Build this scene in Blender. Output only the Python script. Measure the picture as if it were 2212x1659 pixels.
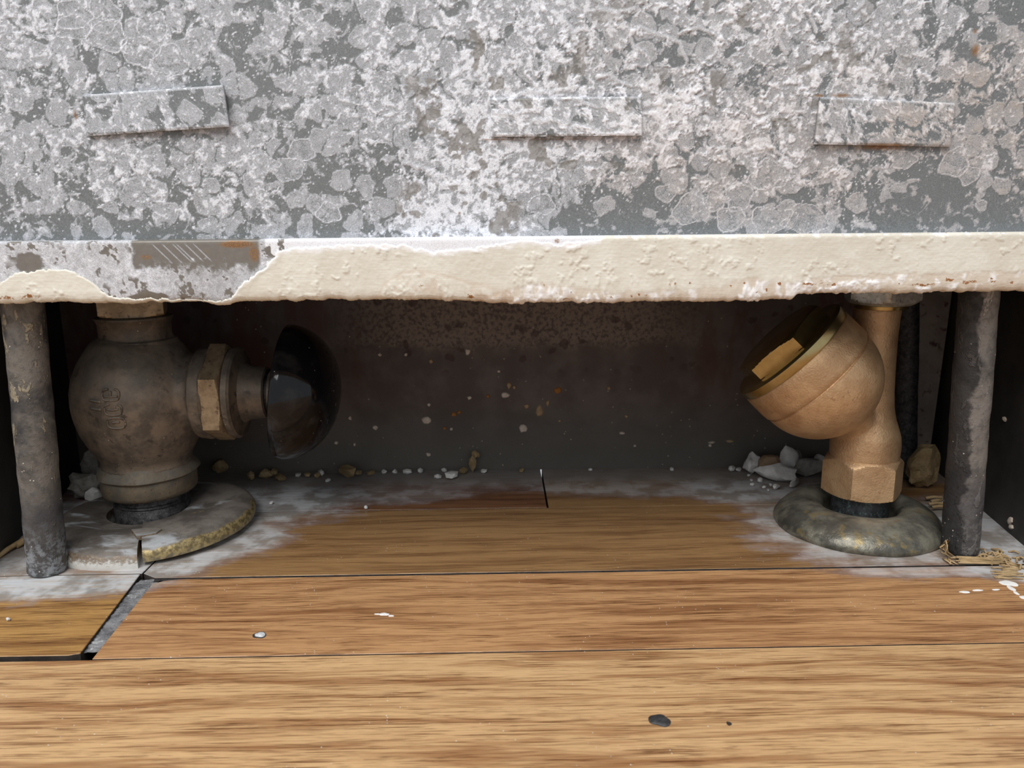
import bpy, math, random
import numpy as np
from mathutils import Vector, Matrix

for o in list(bpy.data.objects): bpy.data.objects.remove(o)
SC = bpy.context.scene
COL = SC.collection
MM = 0.001

# ------------------------------------------------------------------ camera
cd = bpy.data.cameras.new('camera'); cam = bpy.data.objects.new('camera', cd); COL.objects.link(cam)
cd.sensor_width = 36.0; cd.lens = 36.0 * 1661.0 / 2212.0; cd.clip_start = 0.005; cd.clip_end = 50
th, ps, rl = math.radians(12.0), math.radians(1.0), math.radians(-0.5)
fw = Vector((math.sin(ps)*math.cos(th), math.cos(ps)*math.cos(th), -math.sin(th)))
rt = Vector((math.cos(ps), -math.sin(ps), 0)); up = rt.cross(fw)
R_ = rt*math.cos(rl) + up*math.sin(rl); U_ = up*math.cos(rl) - rt*math.sin(rl)
cam.matrix_world = Matrix(((R_.x, U_.x, -fw.x, 0), (R_.y, U_.y, -fw.y, 0), (R_.z, U_.z, -fw.z, 0.136), (0, 0, 0, 1)))
cd.dof.use_dof = True; cd.dof.focus_distance = 0.305; cd.dof.aperture_fstop = 26.0
SC.camera = cam

# ------------------------------------------------------------------ world, light, exposure
w = bpy.data.worlds.new('world'); SC.world = w; w.use_nodes = True
bg = w.node_tree.nodes['Background']
bg.inputs[0].default_value = (0.88, 0.94, 1.0, 1); bg.inputs[1].default_value = 0.56
ld = bpy.data.lights.new('window_light', 'AREA'); ld.shape = 'RECTANGLE'; ld.size = 1.3; ld.size_y = 1.1
ld.energy = 24; ld.color = (1.0, 0.985, 0.965)
lo = bpy.data.objects.new('window_light', ld); COL.objects.link(lo)
lo.location = (-0.42, -0.56, 1.36)
lo.rotation_euler = (Vector((0, 0.3, 0.1)) - lo.location).to_track_quat('-Z', 'Y').to_euler()
vs = SC.view_settings
vs.view_transform = 'Standard'; vs.look = 'None'; vs.gamma = 1.0; vs.use_curve_mapping = False
vs.exposure = 0.12

# ------------------------------------------------------------------ helpers: objects
LOC = {}
def empty(name, loc, label=None, cat=None, group=None, kind=None):
    o = bpy.data.objects.new(name, None); COL.objects.link(o)
    o.location = Vector(loc)*MM; o.empty_display_size = 0.01; LOC[o.name] = Vector(loc)
    tag(o, label, cat, group, kind); return o
def tag(o, label=None, cat=None, group=None, kind=None):
    if label: o['label'] = label
    if cat: o['category'] = cat
    if group: o['group'] = group
    if kind: o['kind'] = kind
    return o
def obj(name, V, F, mat, parent=None, org=None, sharp=35, attrs=None, flat=False):
    V = np.asarray(V, float)
    if parent is not None: o0 = LOC[parent.name]
    elif org is not None: o0 = Vector(org)
    else:
        mn, mx = V.min(0), V.max(0); o0 = Vector(((mn[0]+mx[0])/2, (mn[1]+mx[1])/2, mn[2]))
    me = bpy.data.meshes.new(name)
    P = (V - np.array(o0))*MM
    if isinstance(F, np.ndarray):
        me.vertices.add(len(P)); me.vertices.foreach_set('co', P.astype(np.float32).ravel())
        n = F.shape[1]; me.loops.add(F.size); me.polygons.add(len(F))
        me.loops.foreach_set('vertex_index', F.astype(np.int32).ravel())
        me.polygons.foreach_set('loop_start', np.arange(0, F.size, n, dtype=np.int32))
        me.update(calc_edges=True)
    else:
        me.from_pydata([tuple(p) for p in P], [], F)
    me.validate()
    if attrs:
        for k, a in attrs.items():
            at = me.attributes.new(k, 'FLOAT', 'POINT'); at.data.foreach_set('value', np.asarray(a, np.float32).ravel())
    if not flat:
        me.polygons.foreach_set('use_smooth', [True]*len(me.polygons))
        if sharp: me.set_sharp_from_angle(angle=math.radians(sharp))
    me.materials.append(mat)
    o = bpy.data.objects.new(name, me); COL.objects.link(o)
    if parent is not None:
        o.parent = parent
    else: o.location = o0*MM
    LOC[o.name] = o0
    return o
def join(*parts):
    V = []; F = []; k = 0
    for v, f in parts:
        v = [tuple(p) for p in v]; V += v; F += [tuple(i+k for i in q) for q in f]; k += len(v)
    return np.array(V), F
def frame(axis, ref=(0, -1, 0)):
    a = Vector(axis).normalized(); r = Vector(ref); r = (r - a*r.dot(a)).normalized(); return a, r, a.cross(r)
def lathe(prof, org, axis=(0, 0, 1), ref=(0, -1, 0), segs=72, rad=None, closed=True):
    """prof: [(t, r)] along axis; rad(phi, t, r) may modulate the radius"""
    a, r, s = frame(axis, ref); org = Vector(org); V = []; F = []
    for t, rr in prof:
        for i in range(segs):
            ph = 2*math.pi*i/segs; q = rad(ph, t, rr) if rad else rr
            V.append(org + a*t + r*(q*math.cos(ph)) + s*(q*math.sin(ph)))
    n = len(prof)
    for j in range(n-1):
        for i in range(segs):
            k = (i+1) % segs
            F.append((j*segs+i, j*segs+k, (j+1)*segs+k, (j+1)*segs+i))
    if closed:
        F.append(tuple(range(segs-1, -1, -1))); F.append(tuple((n-1)*segs+i for i in range(segs)))
    return [tuple(v) for v in V], F
def nut(z0, z1, R, org, axis=(0, 0, 1), ref=(0, -1, 0), sides=6, ch0=1.5, ch1=1.5, cr=0.9, bore=None):
    """polygon nut with turned chamfers; a flat faces `ref`"""
    ap = R*math.cos(math.pi/sides); st = 2*math.pi/sides
    def flat(ph):
        d = (ph + st/2) % st - st/2; return ap/math.cos(d)
    segs = sides*12
    H = z1 - z0
    def rad(ph, t, lim): return min(flat(ph), lim)
    prof = [(z0, ap*cr)]
    for k in range(0, 7): prof.append((z0 + ch0*k/6, ap*cr + (R*1.01-ap*cr)*(k/6)**0.8))
    for k in range(0, 7): prof.append((z1 - ch1*(1-k/6), R*1.01 - (R*1.01-ap*cr)*(k/6)**1.25))
    return lathe(prof, org, axis, ref, segs, rad)
def tube(pts, r, segs=8, rads=None):
    pts = [Vector(p) for p in pts]; V = []; F = []; n = len(pts)
    for i, p in enumerate(pts):
        d = (pts[min(i+1, n-1)] - pts[max(i-1, 0)]).normalized()
        ref = Vector((0, 0, 1)) if abs(d.z) < .9 else Vector((1, 0, 0))
        u = d.cross(ref).normalized(); v = d.cross(u); q = rads[i] if rads else r
        for k in range(segs):
            a = 2*math.pi*k/segs; V.append(tuple(p + u*(q*math.cos(a)) + v*(q*math.sin(a))))
    for i in range(n-1):
        for k in range(segs):
            m = (k+1) % segs; F.append((i*segs+k, i*segs+m, (i+1)*segs+m, (i+1)*segs+k))
    F.append(tuple(range(segs-1, -1, -1))); F.append(tuple((n-1)*segs+k for k in range(segs)))
    return V, F
def box(x0, x1, y0, y1, z0, z1):
    V = [(x, y, z) for z in (z0, z1) for y in (y0, y1) for x in (x0, x1)]
    return V, [(0, 2, 3, 1), (4, 5, 7, 6), (0, 1, 5, 4), (2, 6, 7, 3), (0, 4, 6, 2), (1, 3, 7, 5)]
def extrude(poly, z0, z1, bev=0.4):
    """polygon (ccw) to a slab with a chamfered top edge"""
    n = len(poly); P = [Vector((p[0], p[1])) for p in poly]; ins = []
    for i in range(n):
        a = (P[i]-P[i-1]).normalized(); b = (P[(i+1) % n]-P[i]).normalized()
        na = Vector((-a.y, a.x)); nb = Vector((-b.y, b.x)); m = (na+nb); m = m/max(m.length_squared, .3)*2*bev/1.0
        ins.append(P[i]+m*0.5*1.0)
    V = [(p.x, p.y, z0) for p in P] + [(p.x, p.y, z1-bev*.6) for p in P] + [(p.x, p.y, z1) for p in ins]
    F = [tuple(range(n-1, -1, -1)), tuple(2*n+i for i in range(n))]
    for l in (0, 1):
        for i in range(n):
            k = (i+1) % n; F.append((l*n+i, l*n+k, (l+1)*n+k, (l+1)*n+i))
    return V, F

# ------------------------------------------------------------------ helpers: numpy noise
def _hash(n, seed): return np.random.RandomState(seed).rand(n, n).astype(np.float32)
def vnoise(x, y, seed):
    n = 512; G = _hash(n, seed); xi = np.floor(x).astype(int); yi = np.floor(y).astype(int)
    fx = x-xi; fy = y-yi; fx = fx*fx*fx*(fx*(fx*6-15)+10); fy = fy*fy*fy*(fy*(fy*6-15)+10)
    a = G[xi % n, yi % n]; b = G[(xi+1) % n, yi % n]; c = G[xi % n, (yi+1) % n]; d = G[(xi+1) % n, (yi+1) % n]
    return (a*(1-fx)+b*fx)*(1-fy)+(c*(1-fx)+d*fx)*fy
def fbm(x, y, size, seed, octs=4, gain=.5):
    t = 0; a = 1; s = 0
    for k in range(octs):
        f = 2.03**k/size; t = t + a*vnoise(x*f+17.3*k+100, y*f+9.1*k+100, seed+k); s += a; a *= gain
    return t/s
def worley(x, y, size, seed):
    n = 256; jx = _hash(n, seed); jy = _hash(n, seed+1); cr = _hash(n, seed+2)
    X = x/size+50; Y = y/size+50; xi = np.floor(X).astype(int); yi = np.floor(Y).astype(int)
    f1 = np.full(X.shape, 9., np.float32); f2 = f1.copy(); cid = np.zeros(X.shape, np.float32)
    for dx in (-1, 0, 1):
        for dy in (-1, 0, 1):
            a = (xi+dx) % n; b = (yi+dy) % n
            d = np.hypot(xi+dx+jx[a, b]-X, yi+dy+jy[a, b]-Y)
            m = d < f1; f2 = np.where(m, f1, np.minimum(f2, d)); cid = np.where(m, cr[a, b], cid); f1 = np.where(m, d, f1)
    return f1*size, f2*size, cid
def sstep(a, b, x):
    t = np.clip((x-a)/(b-a), 0, 1); return t*t*(3-2*t)
def rank(a):
    r = np.empty(a.size, np.float32); r[np.argsort(a, axis=None)] = np.linspace(0, 1, a.size); return r.reshape(a.shape)

# ------------------------------------------------------------------ helpers: materials
def lin(r, g, b):
    f = lambda c: (c/255/12.92) if c/255 <= .04045 else ((c/255+.055)/1.055)**2.4
    return (f(r), f(g), f(b), 1)
class Mat:
    def __init__(s, name):
        s.m = bpy.data.materials.new(name); s.m.use_nodes = True; s.t = s.m.node_tree; s.N = s.t.nodes
        s.p = s.N['Principled BSDF']
    def link(s, a, b): s.t.links.new(a, b)
    def put(s, sock, v):
        if hasattr(v, 'is_output'): s.link(v, sock)
        elif v is not None: sock.default_value = v
    def pos(s):
        g = s.N.new('ShaderNodeNewGeometry'); return s.vscale(g.outputs['Position'], 1000)
    def obj(s):
        g = s.N.new('ShaderNodeTexCoord'); return s.vscale(g.outputs['Object'], 1000)
    def nrm(s): return s.N.new('ShaderNodeNewGeometry').outputs['Normal']
    def vscale(s, v, k):
        n = s.N.new('ShaderNodeVectorMath'); n.operation = 'SCALE'; s.link(v, n.inputs[0]); n.inputs[3].default_value = k; return n.outputs[0]
    def vmul(s, v, k, add=(0, 0, 0)):
        n = s.N.new('ShaderNodeVectorMath'); n.operation = 'MULTIPLY_ADD'; s.link(v, n.inputs[0]); n.inputs[1].default_value = k; n.inputs[2].default_value = add; return n.outputs[0]
    def vadd(s, a, b):
        n = s.N.new('ShaderNodeVectorMath'); n.operation = 'ADD'; s.put(n.inputs[0], a); s.put(n.inputs[1], b); return n.outputs[0]
    def sep(s, v):
        n = s.N.new('ShaderNodeSeparateXYZ'); s.link(v, n.inputs[0]); return n.outputs
    def noise(s, v, scale, det=4, rough=.55, dist=0, col=False):
        n = s.N.new('ShaderNodeTexNoise'); s.link(v, n.inputs['Vector']); n.inputs['Scale'].default_value = scale
        n.inputs['Detail'].default_value = det; n.inputs['Roughness'].default_value = rough; n.inputs['Distortion'].default_value = dist
        return n.outputs['Color' if col else 'Fac']
    def voro(s, v, scale, feat='F1', out='Distance'):
        n = s.N.new('ShaderNodeTexVoronoi'); n.feature = feat; s.link(v, n.inputs['Vector']); n.inputs['Scale'].default_value = scale; return n.outputs[out]
    def math(s, op, a, b=0.0, c=None, clamp=False):
        n = s.N.new('ShaderNodeMath'); n.operation = op; n.use_clamp = clamp; s.put(n.inputs[0], a); s.put(n.inputs[1], b)
        if c is not None: s.put(n.inputs[2], c)
        return n.outputs[0]
    def mapr(s, v, a, b, c=0.0, d=1.0, smooth=True):
        n = s.N.new('ShaderNodeMapRange'); n.interpolation_type = 'SMOOTHSTEP' if smooth else 'LINEAR'
        s.put(n.inputs[0], v)
        for i, q in enumerate((a, b, c, d)): s.put(n.inputs[i+1], q)
        return n.outputs[0]
    def mix(s, f, a, b, mode='MIX'):
        n = s.N.new('ShaderNodeMix'); n.data_type = 'RGBA'; n.blend_type = mode
        s.put(n.inputs[0], f); s.put(n.inputs[6], a); s.put(n.inputs[7], b); return n.outputs[2]
    def ramp(s, f, stops):
        n = s.N.new('ShaderNodeValToRGB'); s.put(n.inputs[0], f); e = n.color_ramp.elements
        while len(e) < len(stops): e.new(.5)
        for q, (p, c) in zip(e, stops): q.position = p; q.color = c
        return n.outputs[0]
    def attr(s, name):
        n = s.N.new('ShaderNodeAttribute'); n.attribute_name = name; return n.outputs['Fac']
    def bump(s, h, strength=.5, dist=1.0, prev=None):
        n = s.N.new('ShaderNodeBump'); n.inputs['Strength'].default_value = strength; n.inputs['Distance'].default_value = dist*MM
        s.put(n.inputs['Height'], h)
        if prev is not None: s.link(prev, n.inputs['Normal'])
        return n.outputs[0]
    def blobs(s, v, L, wob=None):
        """union of soft elliptical patches (cx, cy, rx, ry, rot deg, amp) in the xy (or given) plane"""
        x, y, _ = s.sep(v); tot = None
        for cx, cy, rx, ry, rot, amp in L:
            c, q = math.cos(math.radians(rot)), math.sin(math.radians(rot))
            dx = s.math('SUBTRACT', x, cx); dy = s.math('SUBTRACT', y, cy)
            a = s.math('MULTIPLY_ADD', dx, c/rx, s.math('MULTIPLY', dy, q/rx)); b = s.math('MULTIPLY_ADD', dx, -q/ry, s.math('MULTIPLY', dy, c/ry))
            d = s.math('SQRT', s.math('MULTIPLY_ADD', a, a, s.math('MULTIPLY', b, b)))
            if wob is not None: d = s.math('ADD', d, wob)
            k = s.mapr(d, 1.15, .55, 0, amp)
            tot = k if tot is None else s.math('MAXIMUM', tot, k)
        return tot
    def out(s, base=None, rough=None, metal=None, normal=None, spec=None, coat=None):
        i = s.p.inputs
        s.put(i['Base Color'], base); s.put(i['Roughness'], rough); s.put(i['Metallic'], metal)
        if normal is not None: s.link(normal, i['Normal'])
        s.put(i['Specular IOR Level'], spec)
        if coat is not None: i['Coat Weight'].default_value = coat; i['Coat Roughness'].default_value = .25
        return s.m

# oxide / bare metal (sheet, tabs, lip): masks come from the mesh
def mat_oxide():
    m = Mat('weathered_zinc'); v = m.pos()
    W = m.attr('white'); T = m.attr('tan'); R = m.attr('rust'); B = m.attr('bare')
    fine = m.noise(v, 2.4, 6, .74); mid = m.noise(v, .55, 4, .6)
    W2 = m.math('ADD', W, m.math('MULTIPLY', m.math('SUBTRACT', fine, .5), m.mapr(W, .05, .35, .45, 1.5)))
    col = m.ramp(W2, [(0, lin(98, 101, 101)), (.14, lin(124, 127, 127)), (.30, lin(160, 162, 166)), (.50, lin(182, 184, 189)), (.74, lin(212, 214, 220)), (.98, lin(242, 244, 250))])
    col = m.mix(m.math('MULTIPLY', T, .6, clamp=True), col, m.mix(.5, lin(202, 184, 166), col, 'MULTIPLY'))
    col = m.mix(m.math('MULTIPLY', B, 1.0, clamp=True), col, m.mix(mid, lin(116, 111, 104), lin(136, 131, 124)))
    rf = m.mapr(m.math('ADD', R, m.math('MULTIPLY', m.math('SUBTRACT', fine, .5), 1.6)), .35, .8)
    col = m.mix(rf, col, m.mix(m.mapr(fine, .35, .65), lin(88, 52, 34), lin(172, 128, 78)))
    bn = m.bump(m.math('ADD', m.math('MULTIPLY', m.mapr(W2, .25, .85), .8), m.math('MULTIPLY', mid, .4)), .35, .22)
    rg = m.mapr(W2, .1, .6, .42, .8)
    return m.out(col, rg, m.mapr(W2, .1, .5, .25, 0), bn, .4)
M_OX = mat_oxide()

def mat_cream():
    m = Mat('cream_paint'); v = m.pos(); x, y, z = m.sep(v)
    n1 = m.noise(v, .09, 3, .5); n2 = m.noise(v, .8, 4, .6); st = m.noise(m.vmul(v, (.12, 1, 1.6)), 1.0, 3, .6)
    col = m.mix(m.mapr(n1, .35, .65), lin(218, 212, 198), lin(227, 223, 211))
    W = m.attr('white'); T = m.attr('tan'); R = m.attr('rust')
    col = m.mix(m.math('MULTIPLY', T, .8, clamp=True), col, lin(205, 185, 165))
    col = m.mix(m.math('MULTIPLY', W, 1, clamp=True), col, lin(244, 243, 243))
    rf = m.mapr(m.math('ADD', R, m.math('MULTIPLY', m.math('SUBTRACT', m.noise(v, .9, 5, .7, .6), .5), 2.2)), .45, .75)
    col = m.mix(rf, col, m.mix(n2, lin(112, 66, 40), lin(182, 128, 78)))
    bn = m.bump(m.math('ADD', m.math('MULTIPLY', n2, .7), m.math('MULTIPLY', st, .5)), .3, .5)
    return m.out(col, .48, 0, bn, .4)
M_CREAM = mat_cream()

DUST = [(-122, 366, 62, 40, 8, 1.0), (-122, 314, 36, 24, 35, .95), (-182, 276, 62, 13, 3, 1.0), (-138, 300, 26, 26, 0, .95), (-200, 325, 48, 62, 0, .95),
        (132, 374, 52, 27, -6, .95), (160, 324, 54, 52, 0, .82), (218, 312, 38, 50, 0, 1.0), (206, 275, 30, 12, -10, .9), (60, 376, 60, 13, -6, .6), (172, 277, 44, 7, 0, .6), (-60, 372, 50, 16, 0, .55)]
def mat_wood(name, hi, lo, seed, haze=0.0, contrast=1.0):
    m = Mat(name); v0 = m.pos(); v = m.vadd(v0, (seed*137.0, seed*71.0, 0))
    x, y, z = m.sep(v0)
    wv = m.noise(m.vmul(v, (.006, .03, .03)), 1.0, 2, .5)
    vy = m.vadd(v, m.vscale(m.noise(m.vmul(v, (.010, .035, .02)), 1.0, 2, .5, 0, True), 16))
    band = m.noise(m.vmul(vy, (.010, .20, .12)), 1.0, 3, .6, .2)
    band2 = m.noise(m.vmul(vy, (.035, 1.0, .3)), 1.0, 3, .65)
    pore = m.noise(m.vmul(v, (.042, 1.7, 1.2)), 1.0, 3, .6)
    pore2 = m.noise(m.vmul(v, (.11, 3.6, 1.2)), 1.0, 2, .6)
    clus = m.mapr(m.noise(m.vmul(vy, (.014, .2, .2)), 1.0, 3, .6), .34, .60, .35, 1)
    pm = m.math('MULTIPLY', m.math('MAXIMUM', m.mapr(pore, .555, .605), m.math('MULTIPLY', m.mapr(pore2, .57, .62), .8)), clus)
    bb = m.math('ADD', m.math('ADD', m.math('MULTIPLY', band, .60), m.math('MULTIPLY', band2, .20)), m.math('MULTIPLY', pore, .20))
    mid = tuple((a*.62+b*.38) for a, b in zip(hi, lo))
    col = m.ramp(bb, [(.40, hi), (.49, tuple(a*.8+b*.2 for a, b in zip(hi, lo))), (.535, tuple(a*.42+b*.58 for a, b in zip(hi, lo))), (.63, lo)])
    dk = m.mix(1, col, (.40, .32, .26, 1), 'MULTIPLY')
    col = m.mix(m.math('MULTIPLY', pm, .95*contrast), col, dk)
    # scuffs: thin pale scratches
    sc = m.noise(m.vmul(v, (.5, 1.6, 1)), .5, 3, .7, 2.0)
    # dust
    wob = m.math('MULTIPLY', m.math('SUBTRACT', m.noise(m.vmul(v0, (.05, .12, 1)), 1.0, 4, .65), .5), 1.05)
    d = m.blobs(v0, DUST, wob)
    d = m.math('MAXIMUM', d, m.mapr(m.math('ADD', y, m.math('MULTIPLY', wob, 14)), 368, 398, 0, .95))
    strk = m.noise(m.vmul(v0, (.06, .9, 1)), 1.0, 4, .7)
    d = m.math('MULTIPLY', d, m.mapr(strk, .25, .6, .55, 1.0))
    gr = m.noise(v0, .07, 3, .6)
    dc = m.mix(m.mapr(gr, .4, .6), lin(142, 140, 137), lin(196, 199, 202))
    dc = m.mix(m.mapr(y, 375, 398), dc, m.mix(gr, lin(118, 116, 114), lin(164, 160, 155)))
    # red-brown edge stain where the dust thins
    ed = m.math('MULTIPLY', m.mapr(d, .06, .25), m.mapr(d, .6, .3))
    col = m.mix(m.math('MULTIPLY', ed, .5), col, lin(112, 66, 46))
    col = m.mix(d, col, dc)
    # specks of white plaster
    sp = m.math('MULTIPLY', m.mapr(m.voro(v0, .42), .10, .06), m.mapr(m.noise(v0, .05, 2), .52, .62))
    col = m.mix(m.math('MULTIPLY', sp, .85), col, lin(228, 226, 218))
    if haze: col = m.mix(haze, col, lin(150, 120, 96))
    bn = m.bump(m.math('SUBTRACT', m.math('MULTIPLY', d, .5), pm), .35, .18)
    rg = m.math('ADD', m.mapr(d, 0, .5, .33, .85), m.math('MULTIPLY', m.math('SUBTRACT', m.noise(v0, .12, 3), .5), .16))
    return m.out(col, rg, 0, bn, .42)
M_W1 = mat_wood('oak_plank_light', lin(208, 170, 124), lin(142, 97, 60), 1)
M_W2 = mat_wood('oak_plank_pinkish', lin(194, 149, 104), lin(130, 86, 54), 2)
M_W2L = mat_wood('oak_plank_golden', lin(182, 140, 84), lin(122, 82, 46), 3)
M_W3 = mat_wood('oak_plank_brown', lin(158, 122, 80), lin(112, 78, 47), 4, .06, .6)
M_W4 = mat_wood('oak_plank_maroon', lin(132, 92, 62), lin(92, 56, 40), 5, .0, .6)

def mat_simple(name, c0, c1, size=6, rough=.7, metal=0, bumpn=.4, bsize=1.2, bd=.4, spec=.4, obj=False, speck=None, up=None, c2=None, s2=1.2, t2=.56):
    """two-tone mottled material; optional settled dust on upward faces and pale specks"""
    m = Mat(name); v = m.obj() if obj else m.pos()
    n = m.noise(v, 1/size, 5, .65); n2 = m.noise(v, 1/bsize, 4, .6)
    col = m.mix(m.mapr(n, .36, .64), c0, c1)
    if c2: col = m.mix(m.mapr(m.noise(v, 1/s2, 4, .7, .2), t2, t2+.12), col, c2)
    rg = rough
    if up:
        uz = m.sep(m.nrm())[2]; f = m.math('MULTIPLY', m.mapr(uz, up[1], up[1]+.6), m.mapr(m.noise(v, .16, 4, .65), .3, .6, .25, 1))
        f = m.math('MULTIPLY', f, up[2], clamp=True); col = m.mix(f, col, up[0]); rg = m.math('MAXIMUM', m.math('MULTIPLY', f, .9), rough)
        metal = m.math('MULTIPLY', m.math('SUBTRACT', 1.0, f), metal)
    if speck:
        s_ = m.math('MULTIPLY', m.mapr(m.voro(v, speck[0]), speck[1], speck[1]*.6), m.mapr(m.noise(v, .12, 2), .5, .58)); col = m.mix(s_, col, speck[2])
    return m.out(col, rg, metal, m.bump(n2, bumpn, bd), spec)
GREY = lin(150, 148, 144)
M_VALVE = mat_simple('aged_bronze', lin(92, 84, 75), lin(128, 114, 99), 9, .52, .3, .45, 1.6, .35, .4, up=(lin(126, 122, 114), -.1, .45), speck=(.35, .09, lin(205, 200, 190)), c2=lin(78, 70, 62), s2=5)
M_VALVE2 = mat_simple('worn_bronze_nut', lin(140, 122, 98), lin(172, 152, 124), 5, .45, .4, .5, .9, .25, .4, c2=lin(104, 88, 70), s2=2)
M_VRING = mat_simple('dusty_bronze_ring', lin(92, 86, 75), lin(118, 105, 86), 6, .6, .2, .5, 1.2, .3, .4, up=(lin(116, 113, 106), .0, .55), c2=lin(86, 70, 50), s2=3)
M_PIPE = mat_simple('black_iron_pipe', lin(40, 40, 42), lin(78, 76, 76), 3, .5, .3, .6, .8, .35, .4, c2=lin(112, 110, 110), s2=.9)
M_PIPEG = mat_simple('black_pipe_with_verdigris', lin(44, 46, 48), lin(72, 74, 76), 4, .5, .3, .5, .8, .3, .4, c2=lin(98, 122, 118), s2=1.6)
M_BRONZE = mat_simple('cast_bronze', lin(188, 152, 114), lin(210, 176, 136), 10, .46, .6, .85, .8, .3, .5, c2=lin(172, 136, 100), s2=2.2, t2=.6)
M_BRASS = mat_simple('machined_brass', lin(168, 146, 98), lin(186, 166, 118), 8, .27, .95, .15, .8, .15, .5)
M_BRASSD = mat_simple('dark_tarnished_brass', lin(74, 60, 38), lin(100, 82, 52), 8, .42, .6, .2, 1, .2, .5)
M_GALV = mat_simple('galvanised_nut', lin(170, 168, 160), lin(205, 204, 198), 3, .4, .55, .4, .8, .2, .5, c2=lin(110, 108, 100), s2=1.2)
def mat_rod(name, c0, c1, scab, scabt, dust_lo, black=0):
    """scaly old paint over a dark rod: broad tone changes, rough scabs, pale dust toward the foot, optional black left side"""
    m = Mat(name); v = m.pos(); x, y, z = m.sep(v)
    n = m.noise(v, .05, 4, .65, .3); n2 = m.noise(v, .33, 5, .68); n3 = m.noise(m.vmul(v, (1, 1, .45)), .16, 5, .7, .4); fine = m.noise(v, 1.1, 4, .65)
    col = m.mix(m.mapr(n, .36, .62), c0, c1)
    col = m.mix(m.math('MULTIPLY', m.mapr(n2, .5, .62), .6), col, m.mix(.5, col, (.01, .01, .012, 1)))
    sb = m.mapr(n3, scabt, scabt+.05); col = m.mix(m.math('MULTIPLY', sb, m.mapr(fine, .3, .6, .35, .95)), col, scab)
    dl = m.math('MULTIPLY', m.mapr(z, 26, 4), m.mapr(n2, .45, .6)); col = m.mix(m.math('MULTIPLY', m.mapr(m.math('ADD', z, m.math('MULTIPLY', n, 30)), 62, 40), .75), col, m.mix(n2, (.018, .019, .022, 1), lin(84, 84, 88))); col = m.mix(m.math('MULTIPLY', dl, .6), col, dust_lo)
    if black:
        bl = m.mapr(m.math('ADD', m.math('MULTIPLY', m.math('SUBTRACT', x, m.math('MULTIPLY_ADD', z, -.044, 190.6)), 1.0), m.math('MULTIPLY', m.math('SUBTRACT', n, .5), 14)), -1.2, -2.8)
        col = m.mix(m.math('MULTIPLY', bl, .85), col, (.012, .012, .013, 1))  # left side of the rod mixed to near black
    sp = m.math('MULTIPLY', m.mapr(m.voro(v, .38), .13, .07), m.mapr(m.noise(v, .09, 2), .5, .56)); col = m.mix(sp, col, lin(200, 194, 184))
    h = m.math('ADD', m.math('MULTIPLY', sb, .8), m.math('ADD', m.math('MULTIPLY', n2, 1.0), m.math('MULTIPLY', fine, .3)))
    return m.out(col, m.mapr(n2, .4, .6, .42, .75), .1, m.bump(h, .8, .55), .45)
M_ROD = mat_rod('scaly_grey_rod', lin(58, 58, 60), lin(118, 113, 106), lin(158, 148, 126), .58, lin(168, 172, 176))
M_ROD2 = mat_rod('black_sided_rod', lin(80, 77, 74), lin(122, 116, 110), lin(160, 154, 148), .57, lin(128, 126, 122), 1)
M_DARK = mat_simple('dark_painted_sheet', lin(52, 51, 50), lin(66, 65, 63), 20, .6, .2, .3, 2, .3, .4, speck=(.12, .06, lin(130, 128, 122)))
M_STRIP = mat_simple('grey_brown_sheet', lin(140, 128, 120), lin(160, 148, 138), 14, .6, 0, .3, 2, .3, .4, c2=lin(86, 64, 58), s2=6)
M_ESC_R = mat_simple('tarnished_floor_flange', lin(82, 80, 72), lin(150, 146, 130), 13, .38, .5, .7, 4, .6, .5, up=(lin(150, 148, 140), .5, .3), c2=lin(136, 120, 80), s2=12, t2=.54)
def mat_plate(name, rim0, rim1, crust, metal):
    """dull dusted metal plate: mottled top with pale smears, bare rim side, plaster crust along the bottom edge"""
    m = Mat(name); v = m.pos(); x, y, z = m.sep(v); uz = m.sep(m.nrm())[2]
    n = m.noise(v, .06, 4, .6, .3); n2 = m.noise(v, .45, 5, .68); n3 = m.noise(m.vmul(v, (.032, .075, .08)), 1.0, 4, .6, .5)
    top = m.mix(m.mapr(n, .38, .62), lin(84, 78, 72), lin(120, 113, 106))
    top = m.mix(m.math('MULTIPLY', m.mapr(n3, .56, .68), .75), top, lin(178, 182, 186))
    top = m.mix(m.math('MULTIPLY', m.mapr(n2, .56, .64), .35), top, lin(80, 70, 60))
    rim = m.mix(m.mapr(n2, .38, .6), rim0, rim1)
    f = m.mapr(m.math('ADD', uz, m.math('MULTIPLY', m.math('SUBTRACT', n, .5), 1.1)), .62, .82)
    col = m.mix(f, rim, top)
    cr = m.math('MULTIPLY', m.mapr(m.math('ADD', z, m.math('MULTIPLY', m.math('SUBTRACT', n2, .5), 9)), 4.5, 2.2), crust); col = m.mix(cr, col, lin(206, 204, 198))
    return m.out(col, m.mapr(f, 0, 1, .42, .7), m.math('MULTIPLY', m.math('SUBTRACT', 1.0, m.math('MAXIMUM', f, cr)), metal), m.bump(m.math('ADD', n2, cr), .6, .4), .45)
M_ESC_L = mat_plate('dusty_floor_plate', lin(96, 78, 60), lin(138, 124, 106), 1.0, .1)
M_ESC_L2 = mat_plate('brass_floor_plate', lin(108, 95, 66), lin(172, 154, 108), .1, .35)
M_PLAST = mat_simple('white_plaster', lin(206, 204, 200), lin(226, 224, 220), 4, .9, 0, .7, 1.2, .5, .3)
M_PLASG = mat_simple('grey_plaster', lin(134, 130, 122), lin(164, 160, 152), 4, .9, 0, .7, 1.2, .5, .3)
M_TAN = mat_simple('tan_plaster', lin(160, 132, 104), lin(178, 150, 122), 5, .9, 0, .6, 1.2, .4, .3)
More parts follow.
